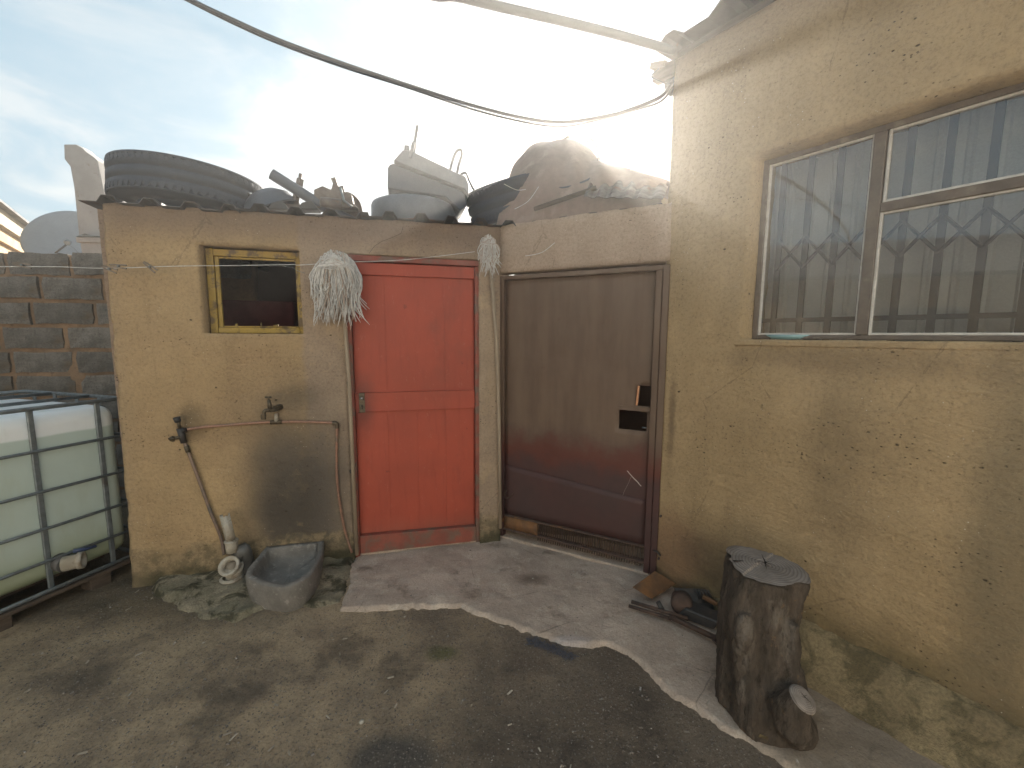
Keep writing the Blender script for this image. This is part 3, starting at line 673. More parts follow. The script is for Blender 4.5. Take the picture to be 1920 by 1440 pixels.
# red door
D0, D1 = -0.02, 0.762
ob('door_frame', MB().bx(-0.054, -0.022, .005, .09, 0.0, 1.955).bx(0.764, 0.79, .005, .09, 0.0, 1.955).bx(-0.054, 0.79, .0, .09, 1.957, 1.993), M['red_worn'], shed, FA.m, bev=0.004, seg=2)
door = ob('door', MB().bx(D0, D1, .042, .062, 0.05, 1.953), M['red'], shed, FA.m, bev=0.002)
bw = (D1 - D0 - 0.02) / 4
for z0, z1 in ((0.165, 0.995), (1.125, 1.873)):
    for i in range(4):
        a = D0 + 0.01 + i * bw
        ob('board', MB().bx(a + .0003, a + bw - .0003, .0355, .0415, z0, z1), M['red'], door, FA.m, bev=0.0006)
ob('rail', MB().bx(D0, D1, .018, .0415, 1.875, 1.952), M['red'], door, FA.m, bev=0.004, seg=2)
ob('rail', MB().bx(D0, D1, .020, .0415, 0.997, 1.123), M['red'], door, FA.m, bev=0.003, seg=2)
mb = MB(); mb.prism([(D0, 0.04), (D1, 0.035), (D1, 0.145), (D0, 0.163)], -0.004, .0415)
ob('weather_rail', mb, M['red_worn'], door, FA.m, bev=0.005, seg=2)
z = 1.03
mb = MB().bx(0.004, 0.040, .014, .0195, z - .035, z + .095)
ob('lock_plate', mb, M['brass'], door, FA.m, bev=0.002)
mb = MB().lathe([(.0005, -.014), (.009, -.012), (.011, -.005), (.008, 0)], FA_m := Matrix.Translation((0.022, .013, z + .058)) @ Matrix.Rotation(R(-90), 4, 'X') @ Matrix.Scale(1, 4), 16)
ob('knob', mb, worn('bright_knob_metal', (0.5, 0.47, 0.42), (0.4, 0.37, 0.33), rough=0.3, metal=0.8), door, FA.m)
mb = MB().bx(.019, .026, .0125, .0142, z - .012, z + .010).bx(.0165, .0285, .0125, .0142, z + .004, z + .015)
ob('keyhole', mb, M['crack'], door, FA.m)
for z in (0.35, 0.95, 1.62):
    ob('hinge', MB().tube([(0.768, .012, z), (0.768, .012, z + .09)], .007, 8), M['red_worn'], door, FA.m)
ob('threshold', MB().bx(-0.055, 0.79, .012, .12, -0.02, 0.034), M['slab'], shed, FA.m, bev=0.004)
ob('frame_lug', MB().bx(-0.068, -0.054, -.008, .01, 0.60, 0.625), M['black_iron'], shed, FA.m, bev=.002)
# crack lines above the door: thin dark strips on the plaster
def strip(mb, pts, w, y):
    for (a, b), (c_, d) in zip(pts, pts[1:]):
        L = math.hypot(c_ - a, d - b); nx, nz_ = -(d - b) / L * w, (c_ - a) / L * w
        mb.add([(a - nx, y, b - nz_), (c_ - nx, y, d - nz_), (c_ + nx, y, d + nz_), (a + nx, y, b + nz_)], [(0, 1, 2, 3)])
mb = MB(); strip(mb, [xz(FA.p(*p)) for p in ((692, 476), (702, 462), (716, 453), (735, 446), (752, 438), (756, 425))], 0.0009, -0.0068)
ob('wall_crack', mb, M['crack'], shed, FA.m)

# --- gate wall (plane C)
CL = -1.100
gw = thing('gate_wall', 'pinkish grey plastered lintel wall over the dark metal gate, joining both buildings', 'wall', FC.m, (CL, 0, 1.92))
wc = wallmesh(CL - .02, 0.01, 1.925, 2.24, [], 0.03, 0.006, topf=lambda u: 0.02 * nz(u, 0, 3, 5))
ob('lintel', wc, M['plasterC'], gw, FC.m, solid=0.13, nrm=False)
ob('jamb', MB().bx(CL - .055, CL - .002, .0, .12, -0.02, 1.93), M['plasterC'], gw, FC.m, bev=.006, seg=2)
mb = ribbed(-1.35, 0.15, 0.02, 1.4, 2.215, -0.02)
ob('roof_sheet', mb, M['roof'], gw, FC.m, solid=.004, nrm=False)
ob('passage_back', MB().bx(-1.4, 0.3, 1.35, 1.43, -0.02, 2.18), M['inner'], gw, FC.m)

gate = thing('metal_gate', 'tall dark maroon sheet metal gate with two cut holes and barred strip at its foot', 'gate', FC.m, (CL, 0.02, 0.03))
H1 = (-0.156, -0.040, 1.077, 1.203); H2 = (-0.262, -0.092, 0.922, 1.042)
gs = wallmesh(-1.070, -0.072, 0.205, 1.875, [H1, (H2[0], H2[1], H2[2], H2[3])], 0.035, 0.005, edgef=lambda u, z: (0, 0.006 * math.exp(-((u + .45) ** 2 + (z - .8) ** 2) * 9), 0))
ob('sheet', gs, M['gate'], gate, FC.m @ Matrix.Translation((0, .03, 0)), solid=.004, nrm=False)
ob('lower_sheet', wallmesh(-1.068, -0.074, 0.205, 0.575, [], .05, .003, topf=lambda u: -0.085 * (u + 1.07)), M['gate'], gate, FC.m @ Matrix.Translation((0, .021, 0)), solid=.003, nrm=False)
ob('stile', MB().bx(-1.098, -1.071, 0.0, .05, 0.035, 1.905), M['gate'], gate, FC.m, bev=.003)
ob('stile', MB().bx(-0.071, -0.034, -.004, .05, 0.035, 1.875), M['gate'], gate, FC.m, bev=.003)
ob('gate_post', MB().bx(-0.031, 0.006, -.012, .06, 0.03, 1.905), M['gate'], gate, FC.m, bev=.003)
ob('top_rail', MB().bx(-1.070, -0.032, 0.002, .05, 1.877, 1.905), M['gate'], gate, FC.m, bev=.003)
ob('bottom_rail', MB().bx(-1.070, -0.072, 0.002, .045, 0.088, 0.102), M['rust_dark'], gate, FC.m, bev=.002)
ob('bottom_rail', MB().bx(-1.070, -0.072, 0.004, .045, 0.192, 0.2045), M['rust_dark'], gate, FC.m, bev=.002)
n_b = 44
for i in range(n_b):
    u = -0.80 + i * (0.72 / n_b)
    ob('grille_bar', MB().box((u, .024 + .001 * (i % 3), 0.125), (.0055, .008, .132)), M['rust_dark'], gate, FC.m)
mb = wallmesh(-1.068, -0.80, 0.102, 0.190, [], .04, .006)
ob('rust_plate', mb, M['rust'], gate, FC.m @ Matrix.Translation((0, .012, 0)), solid=.003, nrm=False)
ob('lock_surround', MB().bx(H2[0] + .0, H1[1] + .004, .022, .028, 1.045, 1.073), M['gate'], gate, FC.m, bev=.002)
mb = MB().box((H1[0] + .004, .03, 1.14), (.010, .02, .12), Matrix.Rotation(R(4), 3, 'Y'))
ob('bent_edge', mb, worn('bare_orange_metal', (0.55, 0.26, 0.12), (0.45, 0.2, 0.1), sc=20, rough=.6), gate, FC.m)
ob('bolt_end', MB().tube([(H2[1] - .03, .045, H2[2] + .02), (H2[1] + .0, .045, H2[2] + .02)], .005, 8), M['galv'], gate, FC.m)
ob('latch_loop', MB().tube(lerp_path([(-1.035, -.01, .40), (-1.05, -.02, .37), (-1.03, -.025, .345), (-1.0, -.01, .36), (-.985, .0, .385)]), .004, 6), M['rust_dark'], gate, FC.m)
for z in (.42, .15): ob('wall_bolt', MB().tube([(0.02, -.03, z + .01), (0.02, .02, z)], .007, 8), M['rust_dark'], gate, FC.m)
ob('side_latch', MB().tube(lerp_path([(-.012, -.012, .20), (.012, -.035, .205), (.03, -.03, .185)]), .006, 8), M['black_iron'], gate, FC.m)
ob('threshold', MB().bx(CL, 0.0, .0, .16, -0.02, 0.036), M['slab'], gw, FC.m, bev=.004)

# --- house (plane B)
house = thing('house', 'tan plastered house wall with a wide barred window and ribbed roof, filling the right side', 'house', FB.m, (0, 0, 0))
BW = (0.432, 1.95, 1.487, 2.345)
def edgeB(u, z):
    t = max(0, 1 - (u + .03) / 0.06); k = nz(0, z, 41, 7, 4); return (t * (0.006 * k + 0.0) - 0.02 * t * z / 3, t * 0.008 * abs(k), 0)
wb = wallmesh(-0.012, 3.4, -0.03, 2.99, [BW], 0.03, 0.008, edgef=edgeB)
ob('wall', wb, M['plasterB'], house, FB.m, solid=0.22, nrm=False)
ob('side_wall', MB().bx(-0.008, 0.20, 0.222, 3.2, -.02, 2.98), M['plasterB'], house, FB.m)
ob('inner_wall', MB().bx(0.25, 3.2, 2.2, 2.3, 0, 2.9), M['room'], house, FB.m)
ob('inner_floor', MB().bx(0.21, 3.3, 0.23, 2.2, 0.02, 0.06), M['room'], house, FB.m)
ob('inner_ceiling', MB().bx(0.21, 3.3, 0.23, 2.2, 2.8, 2.83), M['room'], house, FB.m)
ob('sill', MB().bx(BW[0] - .045, BW[1] + .04, -.006, .075, BW[2] - .03, BW[2] - .002), M['plasterB'], house, FB.m, bev=.006, seg=2)
# roof sheets with ribs ending over this wall
def ribroof():
    pitch = 0.30; h = 0.045; prof = []; u = -0.09
    while u < 3.5:
        for du, dz in ((0, 0), (0.06, 1), (0.11, 1), (0.17, 0)):
            prof.append((u + du, dz * h))
        u += pitch
    mb = MB(); k = len(prof)
    for j, y in enumerate((-0.09, 1.2, 3.4)):
        for uu, zz_ in prof: mb.v.append(Vector((uu, y, 3.035 + zz_ + (y + .09) * 0.035)))
    for j in range(2):
        for i in range(k - 1): mb.f.append((j * k + i, j * k + i + 1, (j + 1) * k + i + 1, (j + 1) * k + i)); mb.sm.append(False)
    return mb
ob('roof', ribroof(), M['roof'], house, FB.m, solid=.006, nrm=False)
ob('wall_plate', MB().bx(-0.02, 3.4, .01, .20, 2.995, 3.03), M['wood_dark'], house, FB.m)
ob('purlin_end', MB().box((-0.10, .06, 2.985), (.18, .06, .075), Matrix.Rotation(R(8), 3, 'Y')), M['wood_dark'], house, FB.m, bev=.004)
ob('gutter_end', MB().tube([(-0.13, .11, 2.93), (-0.02, .11, 2.94)], .05, 14), M['plastic_grey'], house, FB.m)
ob('bracket', MB().box((-0.15, .03, 3.03), (.10, .03, .03), Matrix.Rotation(R(18), 3, 'Y')), M['wood_dark'], house, FB.m)
# window: steel frame, three panes, putty lines, bars, sheet
U0, U1, Z0, Z1 = BW; UM = 0.873; ZT = 2.02
y = .085
wf = ob('window_frame', MB().bx(U0 + .002, U0 + .026, y, y + .04, Z0, Z1).bx(U0 + .026, U1, y + .001, y + .041, Z1 - .026, Z1 - .002).bx(U0 + .026, U1, y + .001, y + .041, Z0 + .002, Z0 + .022)
        .bx(UM - .018, UM + .022, y - .004, y + .04, Z0 + .023, Z1 - .027).bx(UM + .023, U1, y - .002, y + .038, ZT - .018, ZT + .02), M['frame_brown'], house, FB.m, bev=.003)
panes = [(U0 + .036, UM - .026, Z0 + .032, Z1 - .036), (UM + .032, U1 - .03, Z0 + .032, ZT - .026), (UM + .036, U1 - .03, ZT + .03, Z1 - .036)]
for (a, b, c_, d) in panes:
    e = .010
    ob('putty_line', MB().bx(a - e, a, y + .006, y + .02, c_ - e, d + e).bx(b, b + e, y + .006, y + .02, c_ - e, d + e).bx(a, b, y + .007, y + .021, c_ - e, c_).bx(a, b, y + .007, y + .021, d, d + e), M['white_paint'], wf, FB.m, bev=.002)
    ob('pane', MB().add([(a, y + .02, c_), (b, y + .02, c_), (b, y + .02, d), (a, y + .02, d)], [(0, 1, 2, 3)]), M['glass'], wf, FB.m, nrm=False)
ob('stay_rail', MB().bx(U0 + .05, UM - .05, y - .006, y + .003, Z0 + .004, Z0 + .016), M['frame_brown'], wf, FB.m, bev=.001)
# burglar bars
yb = .17; bs = 0.115; zb0, zb1 = Z0 - .02, Z1 + .02
nb = int((U1 - U0) / bs) + 1
for i in range(nb):
    u = U0 + .06 + i * bs
    ob('burglar_bar', MB().bx(u - .0125, u + .0125, yb, yb + .012, zb0, zb1), M['bars'], house, FB.m)
for i in range(nb - 1):
    u = U0 + .06 + i * bs; zc = 1.90
    for s in (1, -1):
        ob('lattice_strip', MB().tube([(u, yb - .006, zc - s * bs * .62), (u + bs, yb - .006, zc + s * bs * .62)], .0075, 6), M['bars'], house, FB.m)
ob('bottom_bar', MB().bx(U0, U1, yb - .003, yb + .016, Z0 + .085, Z0 + .105), M['bars'], house, FB.m)
mb = MB(); pr = []; u = U0 - .1
while u < U1 + .1:
    pr += [(u, 0), (u + .052, 0), (u + .060, -.012), (u + .072, -.012), (u + .08, 0)]; u += .088
for zq in (Z0 - .1, Z1 + .1): mb.v += [Vector((a, .30 + b, zq)) for a, b in pr]
k = len(pr)
for i in range(k - 1): mb.f.append((i, i + 1, k + i + 1, k + i)); mb.sm.append(False)
ob('ribbed_sheet_blind', mb, M['curtain'], house, FB.m, nrm=False)
mb = MB().lathe([(.0001, 0), (.10, .002), (.12, .022), (.115, .024), (.09, .008), (.0001, .006)], Matrix.Translation((U0 + .16, .16, Z0 + .0)), 24)
ob('enamel_plate', mb, worn('pale_blue_enamel', (0.25, 0.42, 0.45), (0.2, 0.36, 0.4), rough=.3), None, FB.m, label='pale blue dish lying on the inside sill behind the left window pane', cat='dish')

# mossy fillet at foot of the house wall
mb = MB(); N = 90
for i in range(N + 1):
    u = 0.30 + i * (3.0 - 0.30) / N; k = min(1, (u - .30) / .25)
    h = (0.17 + 0.03 * nz(u, 0, 3, 4) + .012 * nz(u, 0, 3, 18)) * k + 0.03; o_ = (0.13 + 0.02 * nz(u, 4, 3, 3)) * k + .02
    for (yy, zz_) in ((0.02, h + .01), (-.012, h), (-.035 * k - .01, h * .93), (-o_ * .5, h * .55 + .012 * nz(u, 9, 1, 9)), (-o_ * .8, h * .33 + .01 * nz(u, 12, 1, 9)), (-o_, .045), (-o_ - .03, .02)):
        mb.v.append(Vector((u, yy + .006 * nz(u, yy * 9, 2, 14), zz_)))
for i in range(N):
    for j in range(6): mb.f.append((i * 7 + j, i * 7 + j + 1, (i + 1) * 7 + j + 1, (i + 1) * 7 + j)); mb.sm.append(True)
ob('plinth', mb, M['moss_fillet'], house, FB.m, nrm=False)

# ------------------------------------------------------------------ block wall on the left
FW = Frame((-4.55, 3.36), 82.0)
bw_ = thing('block_wall', 'rough grey cement block boundary wall with brown mortar behind the water tank', 'wall', FW.m, (0, 0, 0))
mb = wallmesh(-1.6, 2.35, -.02, 2.125, [], .045, .016)
ob('mortar', mb, M['mortar'], bw_, FW.m @ Matrix.Translation((0, .004, 0)), solid=.10, nrm=False)
def blockmesh(L, seed):
    rs = random.Random(seed); nx = max(2, int(L / .06)); mb = MB(); H_ = .178
    vs = {}
    ys_ = (0, .12); xs_ = [L * i / nx for i in range(nx + 1)]; zs_ = [H_ * i / 3 for i in range(4)]
    for i, x in enumerate(xs_):
        for j, zq in enumerate(zs_):
            e = (i in (0, nx)) + (j in (0, 3))
            yy = rs.uniform(-.003, .004) + .004 * (e == 1) * rs.random() + .009 * (e == 2)
            xx = x + (rs.uniform(0, .012) if i == 0 else -rs.uniform(0, .012) if i == nx else 0)
            z_ = zq + (rs.uniform(0, .010) if j == 0 else -rs.uniform(0, .010) if j == 3 else 0)
            vs[(i, j)] = len(mb.v); mb.v.append(Vector((xx, yy, z_)))
    for i in range(nx):
        for j in range(3): mb.f.append((vs[i, j], vs[i + 1, j], vs[i + 1, j + 1], vs[i, j + 1])); mb.sm.append(False)
    return mb
bmesh_cache = [blockmesh(.43, s).mesh('block') for s in range(5)]
bshort = [blockmesh(.21, s + 9).mesh('block') for s in range(2)]
rs = random.Random(5)
zt = 2.155; rowh = .198
offs = [0.28, 0.05, 0.20, 0.40, 0.02, 0.25, 0.1, 0.3, 0.0, 0.2, .1]
for rI in range(11):
    z = zt - (rI + 1) * rowh + .008; u = -1.6 + offs[rI] - .2
    while u < 2.25:
        sh = rs.random() < 0.08; L = .21 if sh else .43
        me = rs.choice(bshort if sh else bmesh_cache)
        if u + L < 2.42: ob('block', me, M['block'], bw_, FW.m @ Matrix.Translation((u, -.016 + rs.uniform(-.006, .006), z + rs.uniform(-.004, .004))) @ Matrix.Rotation(R(rs.uniform(-.6, .6)), 4, 'Y'), solid=.11, nrm=False)
        u += L + rs.uniform(.018, .035)

# ------------------------------------------------------------------ things beyond the block wall
# leaning broken precast pillar
FP = Frame((0, 5.0), 90.0)
pp = [xz(FP.p(*q)) for q in ((119, 270), (141, 270), (152, 276), (160, 284), (172, 292), (181, 300), (196, 370), (206, 470), (212, 560), (163, 560), (152, 470), (148, 446), (138, 350), (131, 312), (120, 298))]
mb = MB(); mb.prism(pp, 5.0 - 5.0, 0.14)
pil = thing('wall_pillar', 'tall pale chipped concrete wall end rising behind the outbuilding roof at left', 'pillar', FP.m, (pp[0][0], 0, 1.6))
ob('shaft', mb, M['precast'], pil, FP.m, bev=.012, seg=2)
a = FP.p(148, 446, -.04); b = FP.p(205, 476, -.04)
ob('ledge', MB().bx(a.x, b.x, -.08, .20, a.z - .055, a.z), M['precast'], pil, FP.m, bev=.006)
ob('ledge_block', MB().bx(a.x + .03, b.x, -.05, -.002, a.z - .8, a.z - .057), M['precast'], pil, FP.m)
ob('loose_sheet', MB().prism([(a.x + .02, a.z + .004), (a.x + .13, a.z + .035), (a.x + .25, a.z + .01), (a.x + .35, a.z + .005)], -.10, .16), M['galv'], pil, FP.m)
# satellite dish
c0 = atY(127, 452, 6.0)
dm = Matrix.Translation(c0) @ Matrix.Rotation(R(16), 4, 'Z') @ Matrix.Rotation(R(62), 4, 'X')
dish = thing('satellite_dish', 'round pale blue grey satellite dish behind the block wall beside the pillar', 'satellite dish', Matrix.Translation(c0), (0, 0, -.6))
prof = [(.0001, 0)] + [(.44 * i / 8, .09 * (i / 8) ** 2) for i in range(1, 9)] + [(.452, .088), (.44, .080)]
ob('reflector', MB().lathe(prof, dm, 48), M['dish'], dish, I4)
q0 = atY(127, 478, 5.8); q1 = atY(124, 459, 5.7)
ob('feed_arm', MB().tube([dm @ Vector((0, -.42, .05)), q0, q0 + Vector((0, -.15, .0)), q1], .012, 8), M['black_iron'], dish, I4)
ob('feed_horn', MB().tube([q1 + Vector((.015, 0, .02)), q1 + Vector((-.03, .05, .045))], [.03, .038], 12), M['galv'], dish, I4)
ob('feed_cable', MB().tube(lerp_path([q1, q1 + Vector((.08, 0, -.03)), q1 + Vector((.14, .03, -.12))]), .004, 6), M['galv'], dish, I4)
ob('mast', MB().tube([c0 + Vector((0, .15, -.1)), c0 + Vector((0, .15, -2.0))], .025, 10), M['galv'], dish, I4)
# far house gable at the left edge
e1 = atY(-200, 275, 8.0 * 0.0 + 4.6)
FH = Frame(tuple(atY(100, 478, 9.0)[:2]), -39.0)   # runs towards the camera from its far end
def hp(px, py): return FH.p(px, py, 0)
fh = thing('distant_house', 'cream house with stepped eaves boards lit by the sun at the far left edge', 'house', FH.m, (0, 0, 0))
zt_ = hp(0, 408).z
zE = hp(60, 455).z
ob('wall', MB().bx(-5.5, 1.5, 0.10, 5.0, 0, zE - .45), M['farwall'], fh, FH.m)
ob('eaves_board', MB().bx(-5.7, 1.7, -.10, .09, zE - .12, zE + .12), M['fartrim'], fh, FH.m)
ob('eaves_board', MB().bx(-5.7, 1.7, -.03, .095, zE - .30, zE - .125), M['farwall'], fh, FH.m)
ob('eaves_board', MB().bx(-5.7, 1.7, .03, .098, zE - .445, zE - .305), M['farwall'], fh, FH.m)
ob('roof', MB().add([(-5.8, -.2, zE + .125), (1.8, -.2, zE + .125), (1.8, 5.1, zE + .6), (-5.8, 5.1, zE + .6)], [(0, 1, 2, 3)]), M['roof'], fh, FH.m, solid=.03)
# hill-side outbuilding ridge and razor wire to the right of the heap
FR = Frame((0, 7.0), 90.0)
rp = [xz(FR.p(*q)) for q in ((1120, 294), (1150, 306), (1180, 318), (1200, 312), (1222, 322), (1245, 336), (1262, 350), (1300, 350), (1300, 500), (1080, 500), (1080, 285))]
rw = ob('far_wall', MB().prism(rp, 0, .3), M['farwall'], None, FR.m, label='far sloping wall top seen between the roof heap and the house corner', cat='wall')
coil = thing('razor_wire', 'coiled razor wire on posts in the distance beside the house corner', 'razor wire', FR.m, (FR.p(1220, 330)[0], .1, FR.p(1220, 330)[2]))
a = FR.p(1183, 292, .1); b = FR.p(1262, 338, .1)
pts = []
for i in range(160):
    t = i / 159; ang = t * 2 * math.pi * 8
    rr = .15
    pts.append(Vector((a.x + (b.x - a.x) * t + rr * .5 * math.cos(ang), .1 + rr * math.sin(ang) * .6, a.z + (b.z - a.z) * t - .04 + rr * math.sin(ang))))
ob('coil', MB().tube(pts, .006, 4), M['black_iron'], coil, FR.m)
for px, py, px2, py2 in ((1243, 283, 1236, 335), (1229, 283, 1221, 330), (1124, 292, 1130, 312), (1139, 302, 1141, 318), (1147, 304, 1149, 322)):
    ob('wire_post', MB().tube([FR.p(px, py, .1), FR.p(px2, py2, .1)], .009, 5), M['black_iron'], coil, FR.m)
for k in range(3):
    ob('strand', MB().tube([FR.p(1190, 296 + k * 8, .1), FR.p(1244, 301 + k * 10, .1)], .005, 4), M['black_iron'], coil, FR.m)

# left neighbour seen in the window glass; rear house unseen, added to bounce sunlight
nb1 = thing('neighbour_house', 'low neighbour house on the far left, reflected in the window panes', 'house', I4, (-7, -2, 0))
ob('wall', MB().bx(-12, -7.0, -7.5, 1.0, 0, 2.7), M['farwall'], nb1)
ob('roof', MB().add([(-6.5, -7.9, 2.72), (-6.5, 1.4, 2.72), (-9.5, 1.4, 3.9), (-9.5, -7.9, 3.9), (-12.5, 1.4, 2.72), (-12.5, -7.9, 2.72)], [(0, 1, 2, 3), (3, 2, 4, 5)]), M['roof'], nb1, solid=.05)
ob('gable', MB().add([(-7.0, 1.0, 2.70), (-12, 1.0, 2.70), (-9.5, 1.0, 3.68)], [(0, 1, 2)]), M['farwall'], nb1)
ob('window', MB().bx(-7.01, -6.97, -3.2, -1.8, 1.0, 2.1), M['frame_brown'], nb1)
nb2 = thing('bounce_house', 'long pale house added unseen behind the camera to bounce sunlight onto the walls', 'house', I4, (0, -3.6, 0))
ob('wall', MB().bx(-4.0, 6.5, -8.0, -3.6, 0, 2.9), M['bounce_white'], nb2)
ob('roof', MB().add([(-4.3, -3.4, 2.95), (6.8, -3.4, 2.95), (6.8, -8.3, 3.6), (-4.3, -8.3, 3.6)], [(0, 1, 2, 3)]), M['roof'], nb2, solid=.05)
ob('window', MB().bx(-2.2, -0.8, -3.605, -3.57, 1.0, 2.1), M['frame_brown'], nb2)

# ------------------------------------------------------------------ overhead cables
corner = FB.w(-0.06, 0.02, 2.98)
def pix(px, py, z):
    r = ray(px, py); t = (z - EYE) / r.z; return Vector((r.x * t, r.y * t, z))
tail = Vector((-7.2, -1.3, 3.35))
c1 = [pix(1264, 95, 2.95), pix(1150, 63, 2.975), pix(1040, 36, 3.0), pix(870, -4, 3.03), pix(700, -55, 3.06), Vector((-2.2, 1.0, 3.15)), Vector((-4.6, -.2, 3.26)), tail]
ob('service_cable', MB().tube(lerp_path(c1, 8), .0205, 10), M['cable'], label='thick dark overhead cable running from the house eave corner to the upper left', cat='cable')
def ck(dz, jit, seed):
    P_ = [((1262, 152), 2.86), ((1238, 182), 2.83), ((1180, 206), 2.80), ((1140, 217), 2.79), ((1060, 229), 2.80), ((985, 222), 2.82), ((880, 196), 2.85), ((760, 158), 2.89), ((640, 118), 2.93), ((520, 74), 2.98), ((430, 34), 3.03), ((345, -6), 3.08), ((240, -60), 3.14)]
    rs = random.Random(seed); out = []
    for (p, z) in P_: out.append(pix(p[0], p[1] + jit * rs.uniform(.3, 1), z))
    return out + [Vector((-4.6, -.4, 3.5)), tail + Vector((0, dz, .2))]
ob('twin_cable', MB().tube(lerp_path(ck(0, 0, 1), 8), .0095, 8), M['cable'], label='upper and thicker of two twisted cables sagging across the sky from the house corner', cat='cable')
ob('thin_cable', MB().tube(lerp_path(ck(.1, 9, 2), 8), .006, 8), M['cable'], label='thinner cable slung just under the twin cable across the sky', cat='cable')
ob('loose_wire', MB().tube(lerp_path([pix(1236, 128, 2.9), pix(1222, 143, 2.88), pix(1240, 153, 2.86), pix(1262, 160, 2.85)], 8), .004, 6), M['cable'], label='short looped wire under the eave corner of the house', cat='wire')

# ------------------------------------------------------------------ roof junk
def tyreprof(R_, w, sw):
    h = w / 2; P_ = []
    for z, r in ((-h, R_ - sw), (-h * .98, R_ - sw * .6), (-h * .94, R_ - sw * .25), (-h * .80, R_ - .012), (-h * .72, R_ - .003)): P_.append((r, z))
    gr = (-.5, -.17, .17, .5)
    for g_ in gr: P_ += [(R_, (g_ - .05) * w * .8), (R_ - .012, (g_ - .04) * w * .8), (R_ - .012, (g_ + .04) * w * .8), (R_, (g_ + .05) * w * .8)]
    for z, r in ((h * .72, R_ - .003), (h * .80, R_ - .012), (h * .94, R_ - sw * .25), (h * .98, R_ - sw * .6), (h, R_ - sw)): P_.append((r, z))
    P_ += [(R_ - sw - .01, h * .8), (R_ - sw * .5, h * .7), (R_ - .03, h * .4), (R_ - .03, -h * .4), (R_ - sw * .5, -h * .7), (R_ - sw - .01, -h * .8)]
    return P_
def tyre(name, label, centre, R_, w, sw, rot, base):
    m_ = FA.m @ Matrix.Translation(centre) @ rot
    t = thing(name, label, 'tyre', FA.m, base, None)
    pf = tyreprof(R_, w, sw)
    ob('casing', MB().lathe(pf, I4, 80, close=True), M['rubber'], t, m_)
    me = MB().box((R_ - .001, 0, 0), (.006, .014, .05), Matrix.Rotation(R(20), 3, 'X')).mesh('tread_lug')
    mb = MB()
    for k in range(70):
        a = 2 * math.pi * k / 70
        for zc in (-w * .32, w * .32):
            mb.box(Matrix.Rotation(a, 3, 'Z') @ Vector((R_ - .0015, 0, zc)), (.007, .022, w * .14), Matrix.Rotation(a, 3, 'Z') @ Matrix.Rotation(R(24 if zc > 0 else -24), 3, 'X'))
    o = ob('tread_lugs', mb, M['rubber'], t, m_); o['kind'] = 'stuff'
    return t
ty_c = Vector((-0.985, 0.40, 2.375))
tyre('truck_tyre', 'big worn truck tyre lying flat on the left end of the outbuilding roof', ty_c, .415, .225, .13, Matrix.Rotation(R(-1.5), 4, 'X') @ Matrix.Rotation(R(3.5), 4, 'Y'), (ty_c.x, ty_c.y, 2.26))
lt = FA.p(975, 372, .42)
tyre('car_tyre', 'smaller tyre leaning against the covered heap above the gate', Vector((1.11, .37, 2.51)), .34, .26, .12, Matrix.Rotation(R(-18), 4, 'Y') @ Matrix.Rotation(R(8), 4, 'X'), (1.1, .42, 2.26))
def fa(px, py, d): return FA.p(px, py, d)
# dark basin right of the tyre
mb = MB(); mb.lathe([(.0001, .0), (.10, .004), (.155, .05), (.175, .12), (.182, .125), (.17, .13), (.145, .055), (.09, .012), (.0001, .01)], Matrix.Translation(fa(492, 372, .28) + Vector((0, 0, .02))) @ Matrix.Rotation(R(-28), 4, 'Y') @ Matrix.Rotation(R(180), 4, 'X'), 32)
ob('overturned_bowl', mb, M['plastic_dark'], None, FA.m, label='dark round bowl upside down on the roof beside the truck tyre', cat='bowl')
ob('dark_strip', MB().tube([fa(448, 350, .22), fa(490, 384, .2), fa(520, 392, .2)], .012, 6), M['black_iron'], None, FA.m, label='dark flat strip lying between the truck tyre and the bowl', cat='strip')
# fat pipe
ob('fat_pipe', MB().tube([fa(509, 326, .2), fa(604, 386, .25), fa(680, 425, .3)], .034, 16), M['plastic_dark'], None, FA.m, label='thick grey pipe lying aslant with its end raised above the roof edge', cat='pipe')
# threaded valve cross standing
cr = thing('valve_spindle', 'small upright metal fitting standing behind the slanted grey pipe', 'fitting', FA.m, fa(556, 395, .24))
ob('stem', MB().tube([fa(564, 326, .24), fa(555, 388, .24)], [.011, .014], 10), M['steel_old'], cr, FA.m)
ob('nut', MB().tube([fa(563, 336, .24), fa(561, 348, .24)], .024, 6, smooth=False), M['steel_old'], cr, FA.m)
ob('nut', MB().tube([fa(556, 364, .24), fa(554, 376, .24)], .022, 6, smooth=False), M['steel_old'], cr, FA.m)
ob('foot_plate', MB().box(fa(554, 390, .24), (.10, .06, .03)), M['steel_old'], cr, FA.m, bev=.003)
# grinder like machine lump
mc = thing('scrap_machine', 'jagged scrap metal casing with a round disc on the roof between pipe and tub', 'scrap metal', FA.m, fa(630, 390, .25))
poly = [xz(fa(x, y_, .25)) for x, y_ in ((590, 392), (590, 358), (606, 351), (622, 358), (627, 340), (620, 337), (630, 334), (636, 352), (645, 350), (648, 362), (660, 366), (664, 384), (672, 392))]
ob('casing', MB().prism(poly, .22, .33), M['steel_old'], mc, FA.m, bev=.006, seg=2)
dmx = Matrix.Translation(fa(645, 392, .36)) @ Matrix.Rotation(R(90), 4, 'X')
ob('disc', MB().lathe([(.0001, -.01), (.115, -.01), (.12, 0), (.115, .01), (.0001, .01)], dmx, 32), M['rust_dark'], mc, FA.m)
ob('lever', MB().tube([fa(638, 352, .2), fa(645, 376, .19), fa(660, 388, .19)], .008, 8), M['galv'], mc, FA.m)
ob('motor', MB().tube([fa(600, 378, .17), fa(640, 384, .2)], [.03, .036], 14), M['steel_old'], mc, FA.m)
